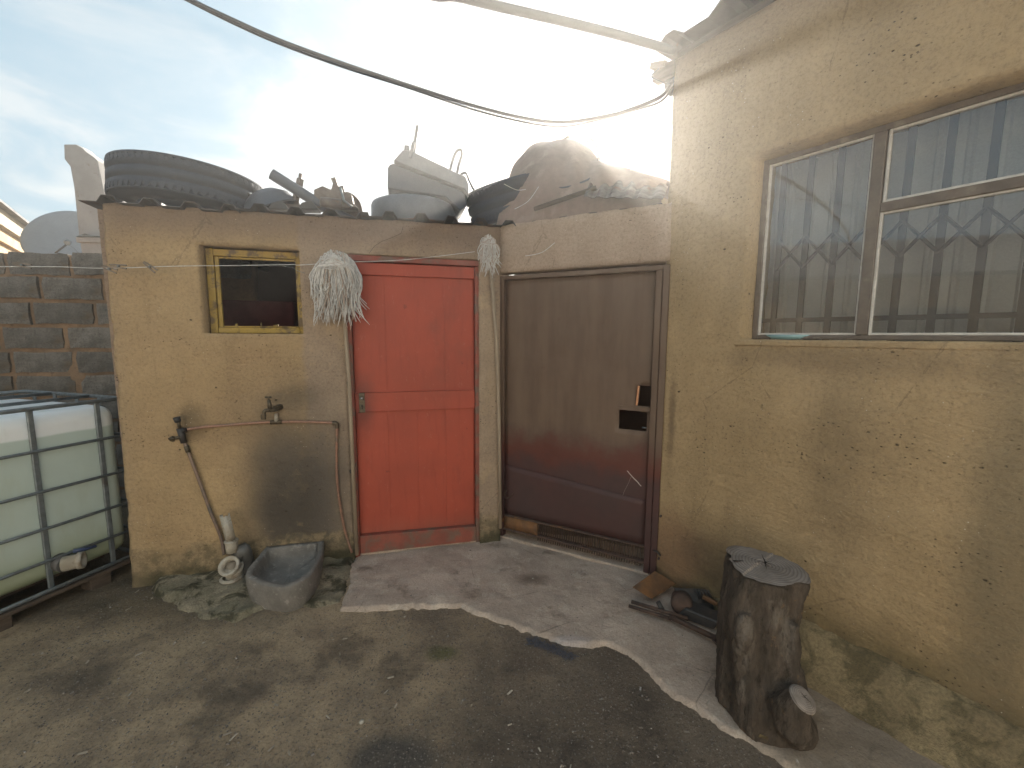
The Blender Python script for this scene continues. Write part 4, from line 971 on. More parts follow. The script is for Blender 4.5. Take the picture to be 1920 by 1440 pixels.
for k, (p, q_) in enumerate((((520, 392), (545, 378)), ((575, 392), (592, 384)))):
    ob('scrap_chunk' if k == 0 else 'scrap_lump', MB().prism([xz(fa(p[0] - 14, 396, .15)), xz(fa(p[0] - 6, 384, .15)), xz(fa(p[0] + 12, 380, .15)), xz(fa(p[0] + 26, 397, .15))], .1, .2), M['black_iron'], None, FA.m, bev=.004,
       label=('dark angular scrap chunk under the raised end of the grey pipe' if k == 0 else 'second dark scrap lump beside the upright fitting foot'), cat='scrap metal')
# round drum under tub
dc = fa(776, 388, .42); 
ob('round_drum', MB().lathe([(.0001, .10), (.27, .098), (.292, .088), (.30, .07), (.302, -.11), (.292, -.115), (.0001, -.115)], Matrix.Translation(Vector((dc.x, .46, 2.345))) , 48), M['plastic_grey'], None, FA.m,
   label='low round grey drum lying on the roof with a tub stacked on top', cat='drum')
# tilted tub
tb = thing('tilted_tub', 'rectangular grey tub with lugs lying tilted on top of the round drum', 'tub', FA.m, (dc.x, .4, 2.45))
tubA = [xz(fa(x, y_, .30)) for x, y_ in ((727, 357), (727, 318), (731, 312), (738, 310), (868, 362), (876, 385), (862, 398), (835, 372))]
ob('tub_body', MB().prism([tuple(x) for x in tubA], .26, .62), M['plastic_dark'], tb, FA.m, bev=.012, seg=3)
tubB = [xz(fa(x, y_, .30)) for x, y_ in ((738, 309), (756, 289), (770, 291), (848, 328), (871, 338), (876, 352), (876, 376), (868, 361))]
ob('tub_rim', MB().prism([tuple(x) for x in tubB], .22, .66), M['plastic_grey'], tb, FA.m, bev=.01, seg=3)
ob('lug', MB().box(fa(763, 288, .26), (.035, .06, .09)), M['plastic_grey'], tb, FA.m, bev=.008, seg=2)
ob('lug', MB().box(fa(772, 284, .24), (.022, .05, .11), Matrix.Rotation(R(14), 3, 'Y')), M['plastic_grey'], tb, FA.m, bev=.006, seg=2)
ob('upright_stick', MB().tube([fa(783, 236, .27), fa(776, 282, .27), fa(774, 292, .27)], [.012, .014, .013], 10), M['plastic_grey'], None, FA.m, label='short straight stick standing up from the tilted tub', cat='stick')
ob('hook_pipe', MB().tube(lerp_path([fa(843, 325, .36), fa(848, 303, .36), fa(856, 284, .36), fa(864, 281, .37), fa(866, 290, .38), fa(860, 310, .38), fa(857, 328, .38)]), .0105, 10), M['plastic_dark'], None, FA.m, label='upside down U shaped hook pipe rising from the right end of the tub', cat='pipe')
ob('bent_pipe', MB().tube(lerp_path([fa(857, 334, .34), fa(866, 326, .34), fa(874, 325, .34), fa(880, 338, .34), fa(887, 353, .34), fa(893, 360, .36)]), .0095, 10), M['plastic_dark'], None, FA.m, label='thin bent pipe reaching from the tub down to the leaning tyre', cat='pipe')
# draped heap above the gate
FD = Frame(tuple(FC.w(0, .10, 0)[:2]), 117.5)
sky_pts = [(985, 372), (986, 345), (988, 322), (992, 300), (1008, 282), (1030, 275), (1055, 270), (1085, 272), (1108, 280), (1124, 298), (1132, 312), (1160, 320), (1200, 332), (1240, 342), (1262, 352)]
top = [FD.p(x, y_, .42) for x, y_ in sky_pts]
mb = MB(); cols = []
NU = 60; us_ = [top[0].x + (top[-1].x - top[0].x) * i / NU for i in range(NU + 1)]
def topz(u):
    for a, b in zip(top, top[1:]):
        if a.x <= u <= b.x: return a.z + (b.z - a.z) * (u - a.x) / (b.x - a.x + 1e-9)
    return top[-1].z
NV = 26
for i, u in enumerate(us_):
    zt2 = topz(u)
    for j in range(NV + 1):
        t = j / NV
        a = t * math.pi * .62
        d = .0 + .42 * (1 - math.cos(min(a, math.pi / 2))) + (max(0, a - math.pi / 2)) * .9
        z = 2.20 + (zt2 - 2.20) * math.sin(a)
        fold = .03 * nz(u * .9, t * .35, 3, 3, 2) + .020 * math.sin(u * 30 + 4 * t + 5 * nz(u, t, 1, 1.5, 2)) * math.sin(math.pi * t)
        mb.v.append(Vector((u + .02 * nz(u, t, 8, 3), d - .05 + fold * math.sin(min(a * 1.5, math.pi)), z - (.0 if j else .03))))
for i in range(NU):
    for j in range(NV):
        a = i * (NV + 1) + j; mb.f.append((a, a + NV + 1, a + NV + 2, a + 1)); mb.sm.append(True)
ob('tarpaulin', mb, M['tarp'], None, FD.m, label='dusty tarpaulin draped over a heap on the roof above the metal gate', cat='tarpaulin', solid=.006)
ob('hose_loop', MB().tube(lerp_path([FD.p(1004, 294, .3), FD.p(1001, 284, .3), FD.p(1010, 277, .3), FD.p(1020, 278, .3)]), .009, 8), M['cable'], None, FD.m, label='small hose loop on the left shoulder of the tarpaulin heap', cat='hose')
ob('roof_stick', MB().tube([FD.p(1046, 271, .3), FD.p(1068, 258, .3)], [.012, .02], 6), M['wood_dark'], None, FD.m, label='short piece of wood poking out of the top of the heap', cat='stick')
for k, (p, q_, r_) in enumerate((((1010, 350), (965, 392), 'upper'), ((1040, 455), (985, 480), 'lower'), ((986, 355), (945, 345), 'left'))):
    ob('pale_cord', MB().tube(lerp_path([FC.p(*p, -.03), FC.p((p[0] + q_[0]) / 2 + 3, (p[1] + q_[1]) / 2 + 6, -.035), FC.p(*q_, -.03)], 5), .0018, 5), M['string'], None, FC.m, label=('pale cord hanging slack over the tarpaulin front', 'pale cord lying across the lintel plaster above the gate', 'short pale cord near the leaning tyre')[k], cat='cord')

# loose sheet, battens and ropes on the heap
mb = MB(); a_ = FD.p(1118, 322, .18); b_ = FD.p(1252, 352, .10); k = 22
for j in range(2):
    for i in range(k + 1):
        t = i / k; p = a_.lerp(b_, t); h = .012 if (i // 2) % 2 else -.012
        mb.v.append(Vector((p.x + .02 * j, p.y - .30 * j + h, p.z + .012 - (.26 - .10 * t) * j + .01 * nz(t * 3, j, 1, 2))))
for i in range(k): mb.f.append((i, i + 1, k + 2 + i, k + 1 + i)); mb.sm.append(False)
ob('corrugated_sheet', mb, M['steel_old'], None, FD.m, label='corrugated metal sheet leaning over the right half of the tarpaulin heap', cat='metal sheet', solid=.003)
def rope(name, pts, r, mat, label, cat): ob(name, MB().tube(lerp_path([FD.p(x, y_, d) for x, y_, d in pts], 5), r, 6), M[mat], None, FD.m, label=label, cat=cat)
rope('rope', ((992, 318, .16), (1020, 345, .02), (1055, 352, -.01), (1100, 338, .02), (1128, 316, .16)), .006, 'cable', 'dark rope tied round the upper part of the tarpaulin heap', 'rope')
rope('batten', ((1002, 392, -.10), (1060, 372, -.08), (1118, 352, -.05)), .014, 'wood_dark', 'dark timber batten lying across the front of the tarpaulin', 'batten')
rope('bent_rod', ((1098, 275, .40), (1104, 262, .40), (1116, 268, .38), (1124, 300, .34)), .006, 'black_iron', 'bent thin rod sticking up at the top right of the heap', 'metal rod')
rope('roof_wire', ((1120, 296, .3), (1122, 306, .3), (1128, 300, .3), (1132, 318, .3)), .003, 'black_iron', 'short springy wire on the right shoulder of the heap', 'wire')
# ------------------------------------------------------------------ washing line and pegs
L0 = FA.w(-4.2, -.55, 1.98); La = FA.w(*FA.p(0, 500, -.32)); 
line_pts = [FA.p(-180, 498, -.30), FA.p(0, 500, -.22), FA.p(100, 500, -.18), FA.p(200, 503, -.12), FA.p(330, 499, -.10), FA.p(440, 498, -.085), FA.p(545, 496, -.07), FA.p(562, 497, -.065), FA.p(640, 492, -.06), FA.p(760, 487, -.05), FA.p(890, 472, -.05)]
ob('washing_line', MB().tube(lerp_path(line_pts, 6), .0019, 5), M['string'], None, FA.m, label='thin wire washing line strung across the outbuilding wall and window', cat='wire')
ob('wire_twist', MB().tube(lerp_path([FA.p(541, 496, -.07), FA.p(550, 503, -.07), FA.p(562, 509, -.075), FA.p(572, 512, -.07)], 5), .0013, 5), M['galv'], None, FA.m, label='loose twisted wire tail at the right edge of the small window', cat='wire')
def peg(px, py, ang, d, label, group='clothes pegs on the washing line', sc=1.0):
    c_ = FA.p(px, py, d); rot = Matrix.Rotation(R(ang), 4, 'Y')
    t = thing('clothes_peg', label, 'clothes peg', FA.m, c_, group)
    for s in (1, -1):
        ob('peg_leg', MB().prism([(-.035 * sc, s * .001), (.035 * sc, s * .006), (.035 * sc, s * .012), (-.010 * sc, s * .010), (-.035 * sc, s * .006)], -.005, .005), M['peg'], t, FA.m @ Matrix.Translation(c_) @ rot)
    ob('spring', MB().tube([Vector((0, -.008, 0)), Vector((0, .008, 0))], .005, 8), M['galv'], t, FA.m @ Matrix.Translation(c_) @ rot)
peg(42, 497, 10, -.21, 'weathered peg on the line in front of the top row of grey blocks')
peg(205, 504, 22, -.12, 'dark peg on the line at the outbuilding corner', )
peg(222, 499, 4, -.12, 'pale peg lying along the line just right of the corner')
peg(281, 500, 42, -.11, 'dark tilted peg on the line between the corner and the small window')

# ------------------------------------------------------------------ mops
def mop(name, label, cpx, cpy, d, wpx, strands, seed, length, rise, spread, stick, lean=0.0, matl='string', group='string mops standing upside down against the wall'):
    c_ = FA.p(cpx, cpy, d); rs = random.Random(seed)
    t = thing(name, label, 'mop', FA.m, stick[-1], group)
    mb = MB(); mb2 = MB()
    for i in range(strands):
        tier = rs.random()                    # 0 = inner long strands, 1 = short outer ones
        a = rs.uniform(0, 2 * math.pi); rad = spread * (.25 + .75 * rs.random() ** .7)
        L = length * (1.0 - .45 * tier) * rs.uniform(.82, 1.1)
        ox = math.cos(a) * rad; oy = -abs(math.sin(a)) * rad * .55 * (.3 + .7 * tier) - .01
        if rs.random() < .25: oy = .03
        h = rise * rs.uniform(.35, 1.15) * math.sqrt(max(.05, 1 - (ox / (spread * 1.05)) ** 2))
        st = Vector((rs.uniform(-.25, .25) * spread, rs.uniform(-.03, .0), rs.uniform(-.3, .4) * rise))
        w1 = rs.uniform(-.03, .03); w2 = rs.uniform(-.035, .035); fl = rs.uniform(-.2, .35)
        P_ = [st, st.lerp(Vector((ox * .8, oy, h)), .55) + Vector((0, -.01, .012)), Vector((ox * .8, oy, h)), Vector((ox * 1.02 + w1 * .5, oy * 1.05, h * .2 - L * .12)),
              Vector((ox * .95 + w1 + lean * .3, oy * 1.0, -L * .42)), Vector((ox * .95 + w1 * .3 + w2 * .6 + lean * .6, oy * .9, -L * .72)), Vector((ox * (.95 + fl) + w2 * 1.3 + lean, oy * .8, -L + abs(fl) * .03))]
        r_ = rs.random()
        if r_ < .16:     # loops turning back up
            P_ = P_[:5] + [Vector((ox * .9 + .02 * (1 if w2 > 0 else -1), oy - .012, -L * .55)), Vector((ox * .6 + w2, oy - .022, -L * .25)), Vector((ox * .3 + w1, oy - .03, h * .3))]
        elif r_ < .28:   # strands thrown sideways over the crown
            P_ = [Vector((-ox * .9, -.03, -.02)), Vector((-ox * .5, -spread * .5, h * .7)), Vector((ox * .2, -spread * .62, h * .95 - .02)), Vector((ox * .8, -spread * .55, h * .3)), Vector((ox * 1.15, -spread * .4, -L * .25)), Vector((ox * 1.0 + w2, -spread * .35, -L * .5))]
        pp_ = lerp_path(P_, 4)
        (mb if rs.random() < .82 else mb2).tube([c_ + p for p in pp_], [.0026] * (len(pp_) - 2) + [.002, .0009], 5)
    o = ob('strands', mb, M[matl], t, FA.m); o['kind'] = 'stuff'
    o = ob('stained_strands', mb2, M['string_dirty'], t, FA.m); o['kind'] = 'stuff'
    ob('handle', MB().tube(stick, .0125, 12), M['wood_pale'], t, FA.m)
mop('mop', 'fluffy white string mop upside down between the small window and red door', 632, 508, -.07, 100, 360, 11, .33, .10, .132, [FA.p(634, 510, -.07), FA.p(648, 620, -.05), FA.p(655, 720, -.04), FA.p(669, 1040, -.02)])
# a few side loops reaching left of the first mop
mop('mop.001', 'narrow white string mop hanging above the strip between red door and dark gate', 915, 462, -.03, 50, 70, 5, .20, .06, .070, [FA.p(917, 462, -.03), FA.p(931, 640, -.02), FA.p(936, 800, -.02), FA.p(938, 990, -.02)])
c_ = FA.p(630, 490, -.11); mb = MB(); rs = random.Random(2)
# ------------------------------------------------------------------ copper pipe, taps
def fp(px, py, d=-.02): return FA.p(px, py, d)
wp = thing('water_pipe', 'copper water pipe with elbow fixed along the outbuilding wall over the basin', 'pipe', FA.m, fp(632, 1035))
ob('horizontal_run', MB().tube(lerp_path([fp(347, 806), fp(380, 801), (fp(440, 796)), fp(480, 793), fp(520, 791), fp(575, 791), fp(629, 793)]), .0085, 12), M['copper'], wp, FA.m)
ob('drop_run', MB().tube(lerp_path([fp(632, 800), fp(631, 850), fp(632, 900), fp(638, 950), fp(648, 1000), fp(660, 1036, -.035)]), .0085, 12), M['copper'], wp, FA.m)
ob('elbow', MB().tube(lerp_path([fp(623, 793), fp(631, 794), fp(632, 803)], 4), .0125, 12), M['brass'], wp, FA.m)
ob('feed_run', MB().tube(lerp_path([fp(345, 826), fp(352, 845), fp(375, 905), fp(395, 960), fp(415, 1010), fp(420, 1040, -.03)]), .0095, 12), worn('dull_grey_copper', (0.24, 0.17, 0.13), (0.17, 0.13, 0.11), (0.12, 0.11, 0.10), sc=14, rough=.55, metal=.3), wp, FA.m)
ob('union', MB().tube([fp(349, 836), fp(353, 848)], .013, 10), M['brass'], wp, FA.m)
ob('tee', MB().tube([fp(507, 792), fp(529, 791)], .0125, 12), M['brass'], wp, FA.m)
ob('tee_branch', MB().tube([fp(518, 790), fp(518, 776)], [.012, .010], 12), M['pvc'], wp, FA.m)
# garden tap on wall
tp = thing('wall_tap', 'old brass bib tap on the outbuilding wall above the basin', 'tap', FA.m, fp(520, 768))
ob('tap_body', MB().tube([FA.p(523, 764, -.01), FA.p(515, 768, -.05), FA.p(505, 769, -.075)], [.015, .013, .012], 12), M['brass'], tp, FA.m)
ob('spout', MB().tube(lerp_path([FA.p(505, 769, -.075), FA.p(496, 771, -.085), FA.p(494, 784, -.085)], 5), .0105, 12), M['brass'], tp, FA.m)
ob('spout_nut', MB().tube([FA.p(494, 777, -.085), FA.p(494, 786, -.085)], .0145, 8, smooth=False), M['brass'], tp, FA.m)
ob('bonnet', MB().tube([FA.p(507, 768, -.07), FA.p(504, 750, -.07)], [.014, .009], 10), M['brass'], tp, FA.m)
ob('handle', MB().tube([FA.p(497, 745, -.07), FA.p(509, 745, -.07)], .006, 8), M['brass'], tp, FA.m)
ob('handle_stem', MB().tube([FA.p(504, 752, -.07), FA.p(503, 744, -.07)], .005, 8), M['brass'], tp, FA.m)
ob('back_union', MB().tube([FA.p(517, 766, -.045), FA.p(526, 763, .0)], .019, 8, smooth=False), M['brass'], tp, FA.m)
# stop valve cluster at left
sv = thing('stop_valve', 'dark stop valve cluster with side tap at the left end of the copper pipe', 'valve', FA.m, fp(340, 820))
ob('valve_body', MB().tube([fp(337, 803, -.035), fp(345, 830, -.03)], [.018, .016], 12), M['black_iron'], sv, FA.m)
ob('upper_spindle', MB().tube([fp(337, 803, -.04), fp(334, 788, -.05)], .009, 10), M['brass'], sv, FA.m)
ob('upper_wheel', MB().tube([fp(334, 791, -.05), fp(331, 783, -.055)], [.016, .019], 8), M['black_iron'], sv, FA.m)
ob('side_arm', MB().tube([fp(341, 819, -.035), fp(326, 822, -.05)], .010, 10), M['brass'], sv, FA.m)
ob('side_wheel', MB().tube([fp(326, 820, -.045), fp(321, 825, -.06)], [.013, .018], 8), M['brass'], sv, FA.m)
ob('cross_arm', MB().tube([fp(338, 808, -.045), fp(349, 806, -.02)], .013, 10), M['black_iron'], sv, FA.m)

# ------------------------------------------------------------------ drain gully and basin
b0 = FA.p(425, 1095, -.14)
gu = thing('drain_gully', 'dirty white plastic drain gully with a round mouth and a broken upright pipe', 'drain', FA.m, (b0.x, b0.y, 0))
pt = FA.p(421, 962, -.10); pb = FA.p(434, 1018, -.12); pc = FA.p(431, 1062, -.15)
mb = MB(); nseg = 18; vs = []; rr = .026
for k in range(nseg):
    a = 2 * math.pi * k / nseg; zt3 = pt.z - (.05 if 2 <= k <= 6 else .0) - (.02 * abs(math.sin(k * 1.7)))
    vs.append(Vector((pt.x + (.0) + rr * math.cos(a), pt.y + rr * math.sin(a), zt3)))
for k in range(nseg):
    a = 2 * math.pi * k / nseg; vs.append(Vector((pb.x + rr * math.cos(a), pb.y + rr * math.sin(a), pb.z)))
mb.add(vs, [(k, (k + 1) % nseg, nseg + (k + 1) % nseg, nseg + k) for k in range(nseg)], True)
ob('upright_pipe', mb, M['pvc'], gu, FA.m, solid=.004)
ob('pipe_socket', MB().tube([pb + Vector((0, 0, .02)), pb, pb + Vector((.002, -.005, -.055))], [.034, .034, .031], 18), M['pvc'], gu, FA.m)
ob('socket_ring', MB().tube([pb + Vector((0, 0, .008)), pb + Vector((0, 0, .016))], .038, 18), M['pvc'], gu, FA.m)
axd = Vector((-.12, -.72, .62)).normalized(); q_ = axd.to_track_quat('Z', 'Y').to_matrix().to_4x4()
ob('mouth_ring', MB().lathe([(.058, 0), (.058, .016), (.053, .020), (.040, .016), (.034, -.004), (.030, -.04), (.058, -.04)], Matrix.Translation(pc) @ q_, 30), M['pvc'], gu, FA.m)
ob('mouth_plug', MB().lathe([(.0001, -.006), (.02, -.007), (.022, -.012), (.034, -.014), (.034, -.02)], Matrix.Translation(pc) @ q_, 24), worn('muddy_plastic', (0.27, 0.23, 0.18), (0.2, 0.17, 0.13), rough=.7), gu, FA.m)
pd = FA.p(428, 1092, -.15)
ob('gully_body', MB().tube([pc + Vector((.0, .035, -.01)), pc + Vector((.005, .045, -.07)), Vector((pd.x + .008, -.11, -.01))], [.05, .044, .046], 20), M['pvc'], gu, FA.m)
ob('base_flange', MB().lathe([(.045, .0), (.060, .003), (.062, .012), (.046, .018)], Matrix.Translation((pd.x + .008, -.12, .035)), 24), M['pvc'], gu, FA.m)
ob('side_bend', MB().tube(lerp_path([pc + Vector((.02, .06, .02)), FA.p(455, 1030, -.10), FA.p(462, 1050, -.06), Vector((FA.p(460, 1080, -.05).x, -.05, .0))]), .038, 16), M['pvc_grey'], gu, FA.m)

# stone basin: D-shaped trough
def basin():
    z1 = .165
    out = []
    P_ = [(474, 1055), (462, 1072), (464, 1084), (500, 1097), (540, 1100), (575, 1085), (596, 1058), (606, 1030), (608, 1008)]
    front = [Vector((g.x, g.y)) for g in (FA.m.inverted() @ G(x, y_, z1) for x, y_ in P_)]
    yb_ = -.012
    cl_ = [Vector((front[0].x + .015, yb_))] + front + [Vector((front[-1].x, yb_))]
    pts = [Vector((p.x, p.y, 0)) for p in cl_]
    sm_ = lerp_path(pts, 5)
    ring = [Vector((p.x, min(p.y, yb_))) for p in sm_]
    nb_ = 10; ring += [ring[-1].lerp(ring[0], i / nb_) for i in range(1, nb_)]
    cen = sum(ring, Vector((0, 0))) / len(ring)
    mb = MB(); K = len(ring)
    lev = [(0.90, -.02), (0.96, .05), (1.0, .12), (1.0, z1 - .008), (.985, z1), (.86, z1), (.84, z1 - .008), (.81, .12), (.74, .085), (.35, .075), (.02, .075)]
    for s, z in lev:
        for k, p in enumerate(ring):
            w = 1 + .02 * nz(p.x, p.y, z, 9)
            if abs(p.y - yb_) < 1e-4 and s > .86: yy = p.y
            else: yy = cen.y + (p.y - cen.y) * s * w
            mb.v.append(Vector((cen.x + (p.x - cen.x) * s * w, min(yy, yb_), z + .006 * nz(p.x, p.y, z * 3, 12))))
    for j in range(len(lev) - 1):
        for k in range(K): mb.f.append((j * K + k, j * K + (k + 1) % K, (j + 1) * K + (k + 1) % K, (j + 1) * K + k)); mb.sm.append(True)
    mb.f.append(tuple((len(lev) - 1) * K + k for k in range(K))); mb.sm.append(True)
    return mb
ob('stone_basin', basin(), M['basin'], None, FA.m, label='dark grey half round concrete basin on the ground under the taps', cat='basin')

# ------------------------------------------------------------------ ibc water tank
TA = math.radians(17.4)
tA = G(0, 1145, .11); FT = Frame(tuple(tA[:2]), 17.4)
FTn = FT.n      # points left, away from the viewer
ib = thing('water_tank', 'milky white plastic water tank in a galvanised cage at the left edge', 'water tank', FT.m, (0, .5, 0))
TL0, TL1, TD = -.62, .61, .98; TZ0, TZ1 = .145, 1.07
ob('tank', MB().bx(TL0 + .02, TL1 - .02, .022, TD - .02, TZ0, TZ1), M['ibc'], ib, FT.m, bev=.075, seg=5)
for p in ob.__defaults__ or (): pass
for f in bpy.data.objects['tank'].data.polygons: f.use_smooth = True
def cbar(pts, r=.0095, name='cage_bar'): ob(name, MB().tube(pts, r, 8), M['galv'], ib, FT.m)
zs_ = [.27, .45, .655, .877]
for z in zs_:
    cbar([(TL0, .0, z), (TL1 - .03, .0, z), (TL1, .03, z), (TL1, TD, z)], .0085)
for z, r in ((1.105, .0115), (.105, .0115)):
    cbar([(TL0, .0, z), (TL1 - .03, .0, z), (TL1, .03, z), (TL1, TD - .03, z), (TL1 - .03, TD, z), (TL0, TD, z)], r, 'cage_rail')
for u in (-.40, -.10, .02 - .12 + .30 - .0 - .0, .485):
    ob('cage_post', MB().bx(u - .013, u + .013, .006, .020, .11, 1.10), M['galv'], ib, FT.m, bev=.004)
for dd in (.2, .42, .64, .86):
    ob('cage_post', MB().bx(TL1 - .016, TL1 - .004, dd - .013, dd + .013, .11, 1.10), M['galv'], ib, FT.m, bev=.004)
for dd in (.30, .68): cbar([(TL0, dd, 1.105), (TL1, dd, 1.105)], .010, 'top_bar')
ob('filler_cap', MB().lathe([(.0001, .05), (.085, .05), (.09, .04), (.09, 0)], Matrix.Translation((-.08, .42, TZ1 - .005)), 24), M['black_iron'], ib, FT.m)
ob('outlet_pipe', MB().lathe([(.034, 0), (.040, .0), (.040, .06), (.046, .062), (.046, .085), (.036, .085), (.034, .02), (.034, 0)],
   Matrix.Translation(FT.p(118, 1058, -.03)) @ Vector((.72, -.68, .05)).to_track_quat('Z', 'Y').to_matrix().to_4x4(), 24), M['pvc'], ib, FT.m)
ob('outlet_valve', MB().tube([FT.p(108, 1052, .04), FT.p(124, 1058, -.035)], [.05, .042], 16), M['pvc_grey'], ib, FT.m)
ob('valve_lever', MB().tube([FT.p(138, 1033, -.02), FT.p(160, 1030, -.03), FT.p(180, 1024, -.03)], [.012, .009, .008], 8), M['lever'], ib, FT.m)
# valve recess: dark cover cut
mb = MB(); qq = [xz(FT.p(x, y_, 0)) for x, y_ in ((96, 1072), (100, 1050), (135, 1022), (160, 1022), (200, 1045), (235, 1045))]
ob('recess_cover', MB().prism(qq, .008, .02), M['moss_cement'], ib, FT.m) if False else None
pal = thing('pallet', 'dark weathered timber pallet under the caged water tank', 'pallet', FT.m, (0, .3, 0))
for i, dd in enumerate((.02, .26, .50, .74, .92)): ob('deck_board', MB().bx(TL0 - .02, TL1 - .06, dd - .045, dd + .045, .072, .092), M['wood_dark'], pal, FT.m, bev=.003)
for u in (-.55, -.02, .40):
    for dd in (.03, .5, .9): ob('pallet_block', MB().bx(u - .05, u + .05, dd - .05, dd + .05, -.01, .071), M['wood_dark'], pal, FT.m, bev=.003)

# ------------------------------------------------------------------ tree stump
SC = Vector((1.00, 1.535, 0)); SH = 0.56
st_ = thing('tree_stump', 'thick brown tree stump with cracked flat top and side knot by the house wall', 'tree stump', I4, SC)
mb = MB(); NA = 120; NZ = 50
def srad(a, t):
    r = .138 - .010 * math.sin(t * 3.1) + .018 * (1 - t) ** 3
    r += .010 * math.sin(3 * a + 1.2 + t) + .007 * math.sin(5 * a + 4 * t) + .014 * nz(math.cos(a) * 1.2, math.sin(a) * 1.2, t * 1.2, 1.5) + .008 * nz(math.cos(a) * 3.5, math.sin(a) * 3.5, t * 1.5, 1) + .003 * nz(math.cos(a) * 9, math.sin(a) * 9, t * 5, 1)
    r -= .016 * math.exp(-(((a - R(262 - 30 * t) + math.pi) % (2 * math.pi) - math.pi) / .16) ** 2) * (1 - t) ** .6
    r += .014 * math.exp(-(((a - R(285 + 22 * t) + math.pi) % (2 * math.pi) - math.pi) / .2) ** 2)
    # swelling towards the side branch, low on the camera-right side
    da = (a - R(-62) + math.pi) % (2 * math.pi) - math.pi
    r += .045 * math.exp(-(da / .5) ** 2 - ((t - .30) / .22) ** 2)
    # bulge high on the left
    db = (a - R(195) + math.pi) % (2 * math.pi) - math.pi
    r += .022 * math.exp(-(db / .7) ** 2 - ((t - .72) / .25) ** 2)
    return r
for j in range(NZ + 1):
    t = j / NZ; sh = Vector((.02 * t, .06 * t, 0)) + Vector((-.035 * math.sin(t * math.pi) * .6, 0, 0))
    for k in range(NA):
        a = 2 * math.pi * k / NA; r = srad(a, t)
        if j == NZ: r *= .965
        z = t * SH + .02
        if j == NZ: z += .003
        mb.v.append(Vector((r * math.cos(a), r * math.sin(a), z)) + sh)
for j in range(NZ):
    for k in range(NA): mb.f.append((j * NA + k, j * NA + (k + 1) % NA, (j + 1) * NA + (k + 1) % NA, (j + 1) * NA + k)); mb.sm.append(True)
bark_mb = MB(); bark_mb.add([v + SC for v in mb.v] , mb.f, True); bark_mb.f.append(tuple(reversed(range(NA)))); bark_mb.sm.append(True); bark_mb.f.append(tuple(range(NZ * NA, (NZ + 1) * NA))); bark_mb.sm.append(True)
top_c = SC + Vector((.02, .06, SH + .030))
mb = MB(); rings_ = 8
for i in range(rings_ + 1):
    for k in range(NA):
        a = 2 * math.pi * k / NA; r = srad(a, 1) * .99 * (i / rings_)
        # bevelled, uneven saw cut
        x, y_ = r * math.cos(a), r * math.sin(a)
        mb.v.append(Vector((x, y_, .004 * nz(x, y_, 1, 8) + (.007 if (x * -.6 + y_ * .8) > .02 else 0) - (.002 if i == rings_ else 0))))
for i in range(rings_):
    for k in range(NA): mb.f.append((i * NA + k, i * NA + (k + 1) % NA, (i + 1) * NA + (k + 1) % NA, (i + 1) * NA + k)); mb.sm.append(False)
ob('cut_top', mb, M['endgrain'], st_, Matrix.Translation(top_c), nrm=False)
def crack(mb, a, L, w, z=.012, c_=(0, 0), k=1):
    a = R(a); d = Vector((math.cos(a), math.sin(a))); s = Vector((-d.y, d.x)); rs = random.Random(int(a * 100) + k); pl = []; pr_ = []
    for i in range(7):
        t = i / 6; wd = w * (1 - t) ** .8; j = rs.uniform(-.003, .003) * (t > 0)
        p = Vector(c_) + d * (L * t) + s * j; pl.append(p + s * wd); pr_.append(p - s * wd)
    k0 = len(mb.v)
    mb.add([(p.x, p.y, z) for p in pl] + [(p.x, p.y, z) for p in pr_], [(i, i + 1, 8 + i, 7 + i) for i in range(6)])
mb = MB()
for a, L, w in ((72, .075, .003), (-118, .055, .0028), (-30, .038, .0024), (20, .04, .002), (160, .035, .003), (250, .03, .002)): crack(mb, a, L, w)
crack(mb, -42, .085, .0016, k=4); crack(mb, 138, .10, .0016, k=5)
crack(mb, 5, .05, .006, c_=(-.125, .01), k=9)
ob('star_crack', mb, M['crack'], st_, Matrix.Translation(top_c))
# side branch stub
bdir = Vector((.45, -.42, .78)).normalized()
tipc = G(1503, 1312, .245); KD = Vector((.30, -.42, .86)).normalized()
pts = lerp_path([SC + Vector((.0, -.01, .30)), SC + Vector((.045, -.07, .20)), tipc - KD * .075, tipc], 6)
bark_mb.tube(pts, [.085 - .040 * (i / (len(pts) - 1)) for i in range(len(pts))], 28)
bark_mb.tube([SC + Vector((.05, -.07, -.02)), SC + Vector((.075, -.105, .04)), tipc + Vector((-.02, .008, -.10)), tipc + Vector((-.012, .004, -.03))], [.085, .075, .055, .042], 24)
bark_mb.tube([SC + Vector((-.02, -.07, -.02)), SC + Vector((-.005, -.06, .12)), SC + Vector((.02, -.03, .3))], [.105, .095, .08], 24)
bark_mb.tube(lerp_path([SC + Vector((-.11, -.05, .46)), SC + Vector((-.115, -.055, .38)), SC + Vector((-.10, -.05, .30))], 3), [.02, .03, .034, .036, .034, .028, .02], 12)
bark_mb.tube(lerp_path([SC + Vector((.045, -.09, .45)), SC + Vector((.05, -.095, .33)), SC + Vector((.045, -.105, .24)), SC + Vector((.0, -.13, .12)), SC + Vector((-.03, -.13, .02))], 4), [.016 + .010 * math.sin(i * .35) for i in range(17)], 10)
bk = ob('bark', bark_mb, M['bark'], st_, I4)
x = bk.modifiers.new('r', 'REMESH'); x.mode = 'VOXEL'; x.voxel_size = .0055; x.use_smooth_shade = True
x = bk.modifiers.new('s', 'SMOOTH'); x.factor = .6; x.iterations = 9
tx = bpy.data.textures.new('bark_relief', 'CLOUDS'); tx.noise_scale = .035; tx.noise_depth = 4
x = bk.modifiers.new('d', 'DISPLACE'); x.texture = tx; x.strength = .016; x.mid_level = .5; x.texture_coords = 'LOCAL'
tdir = KD
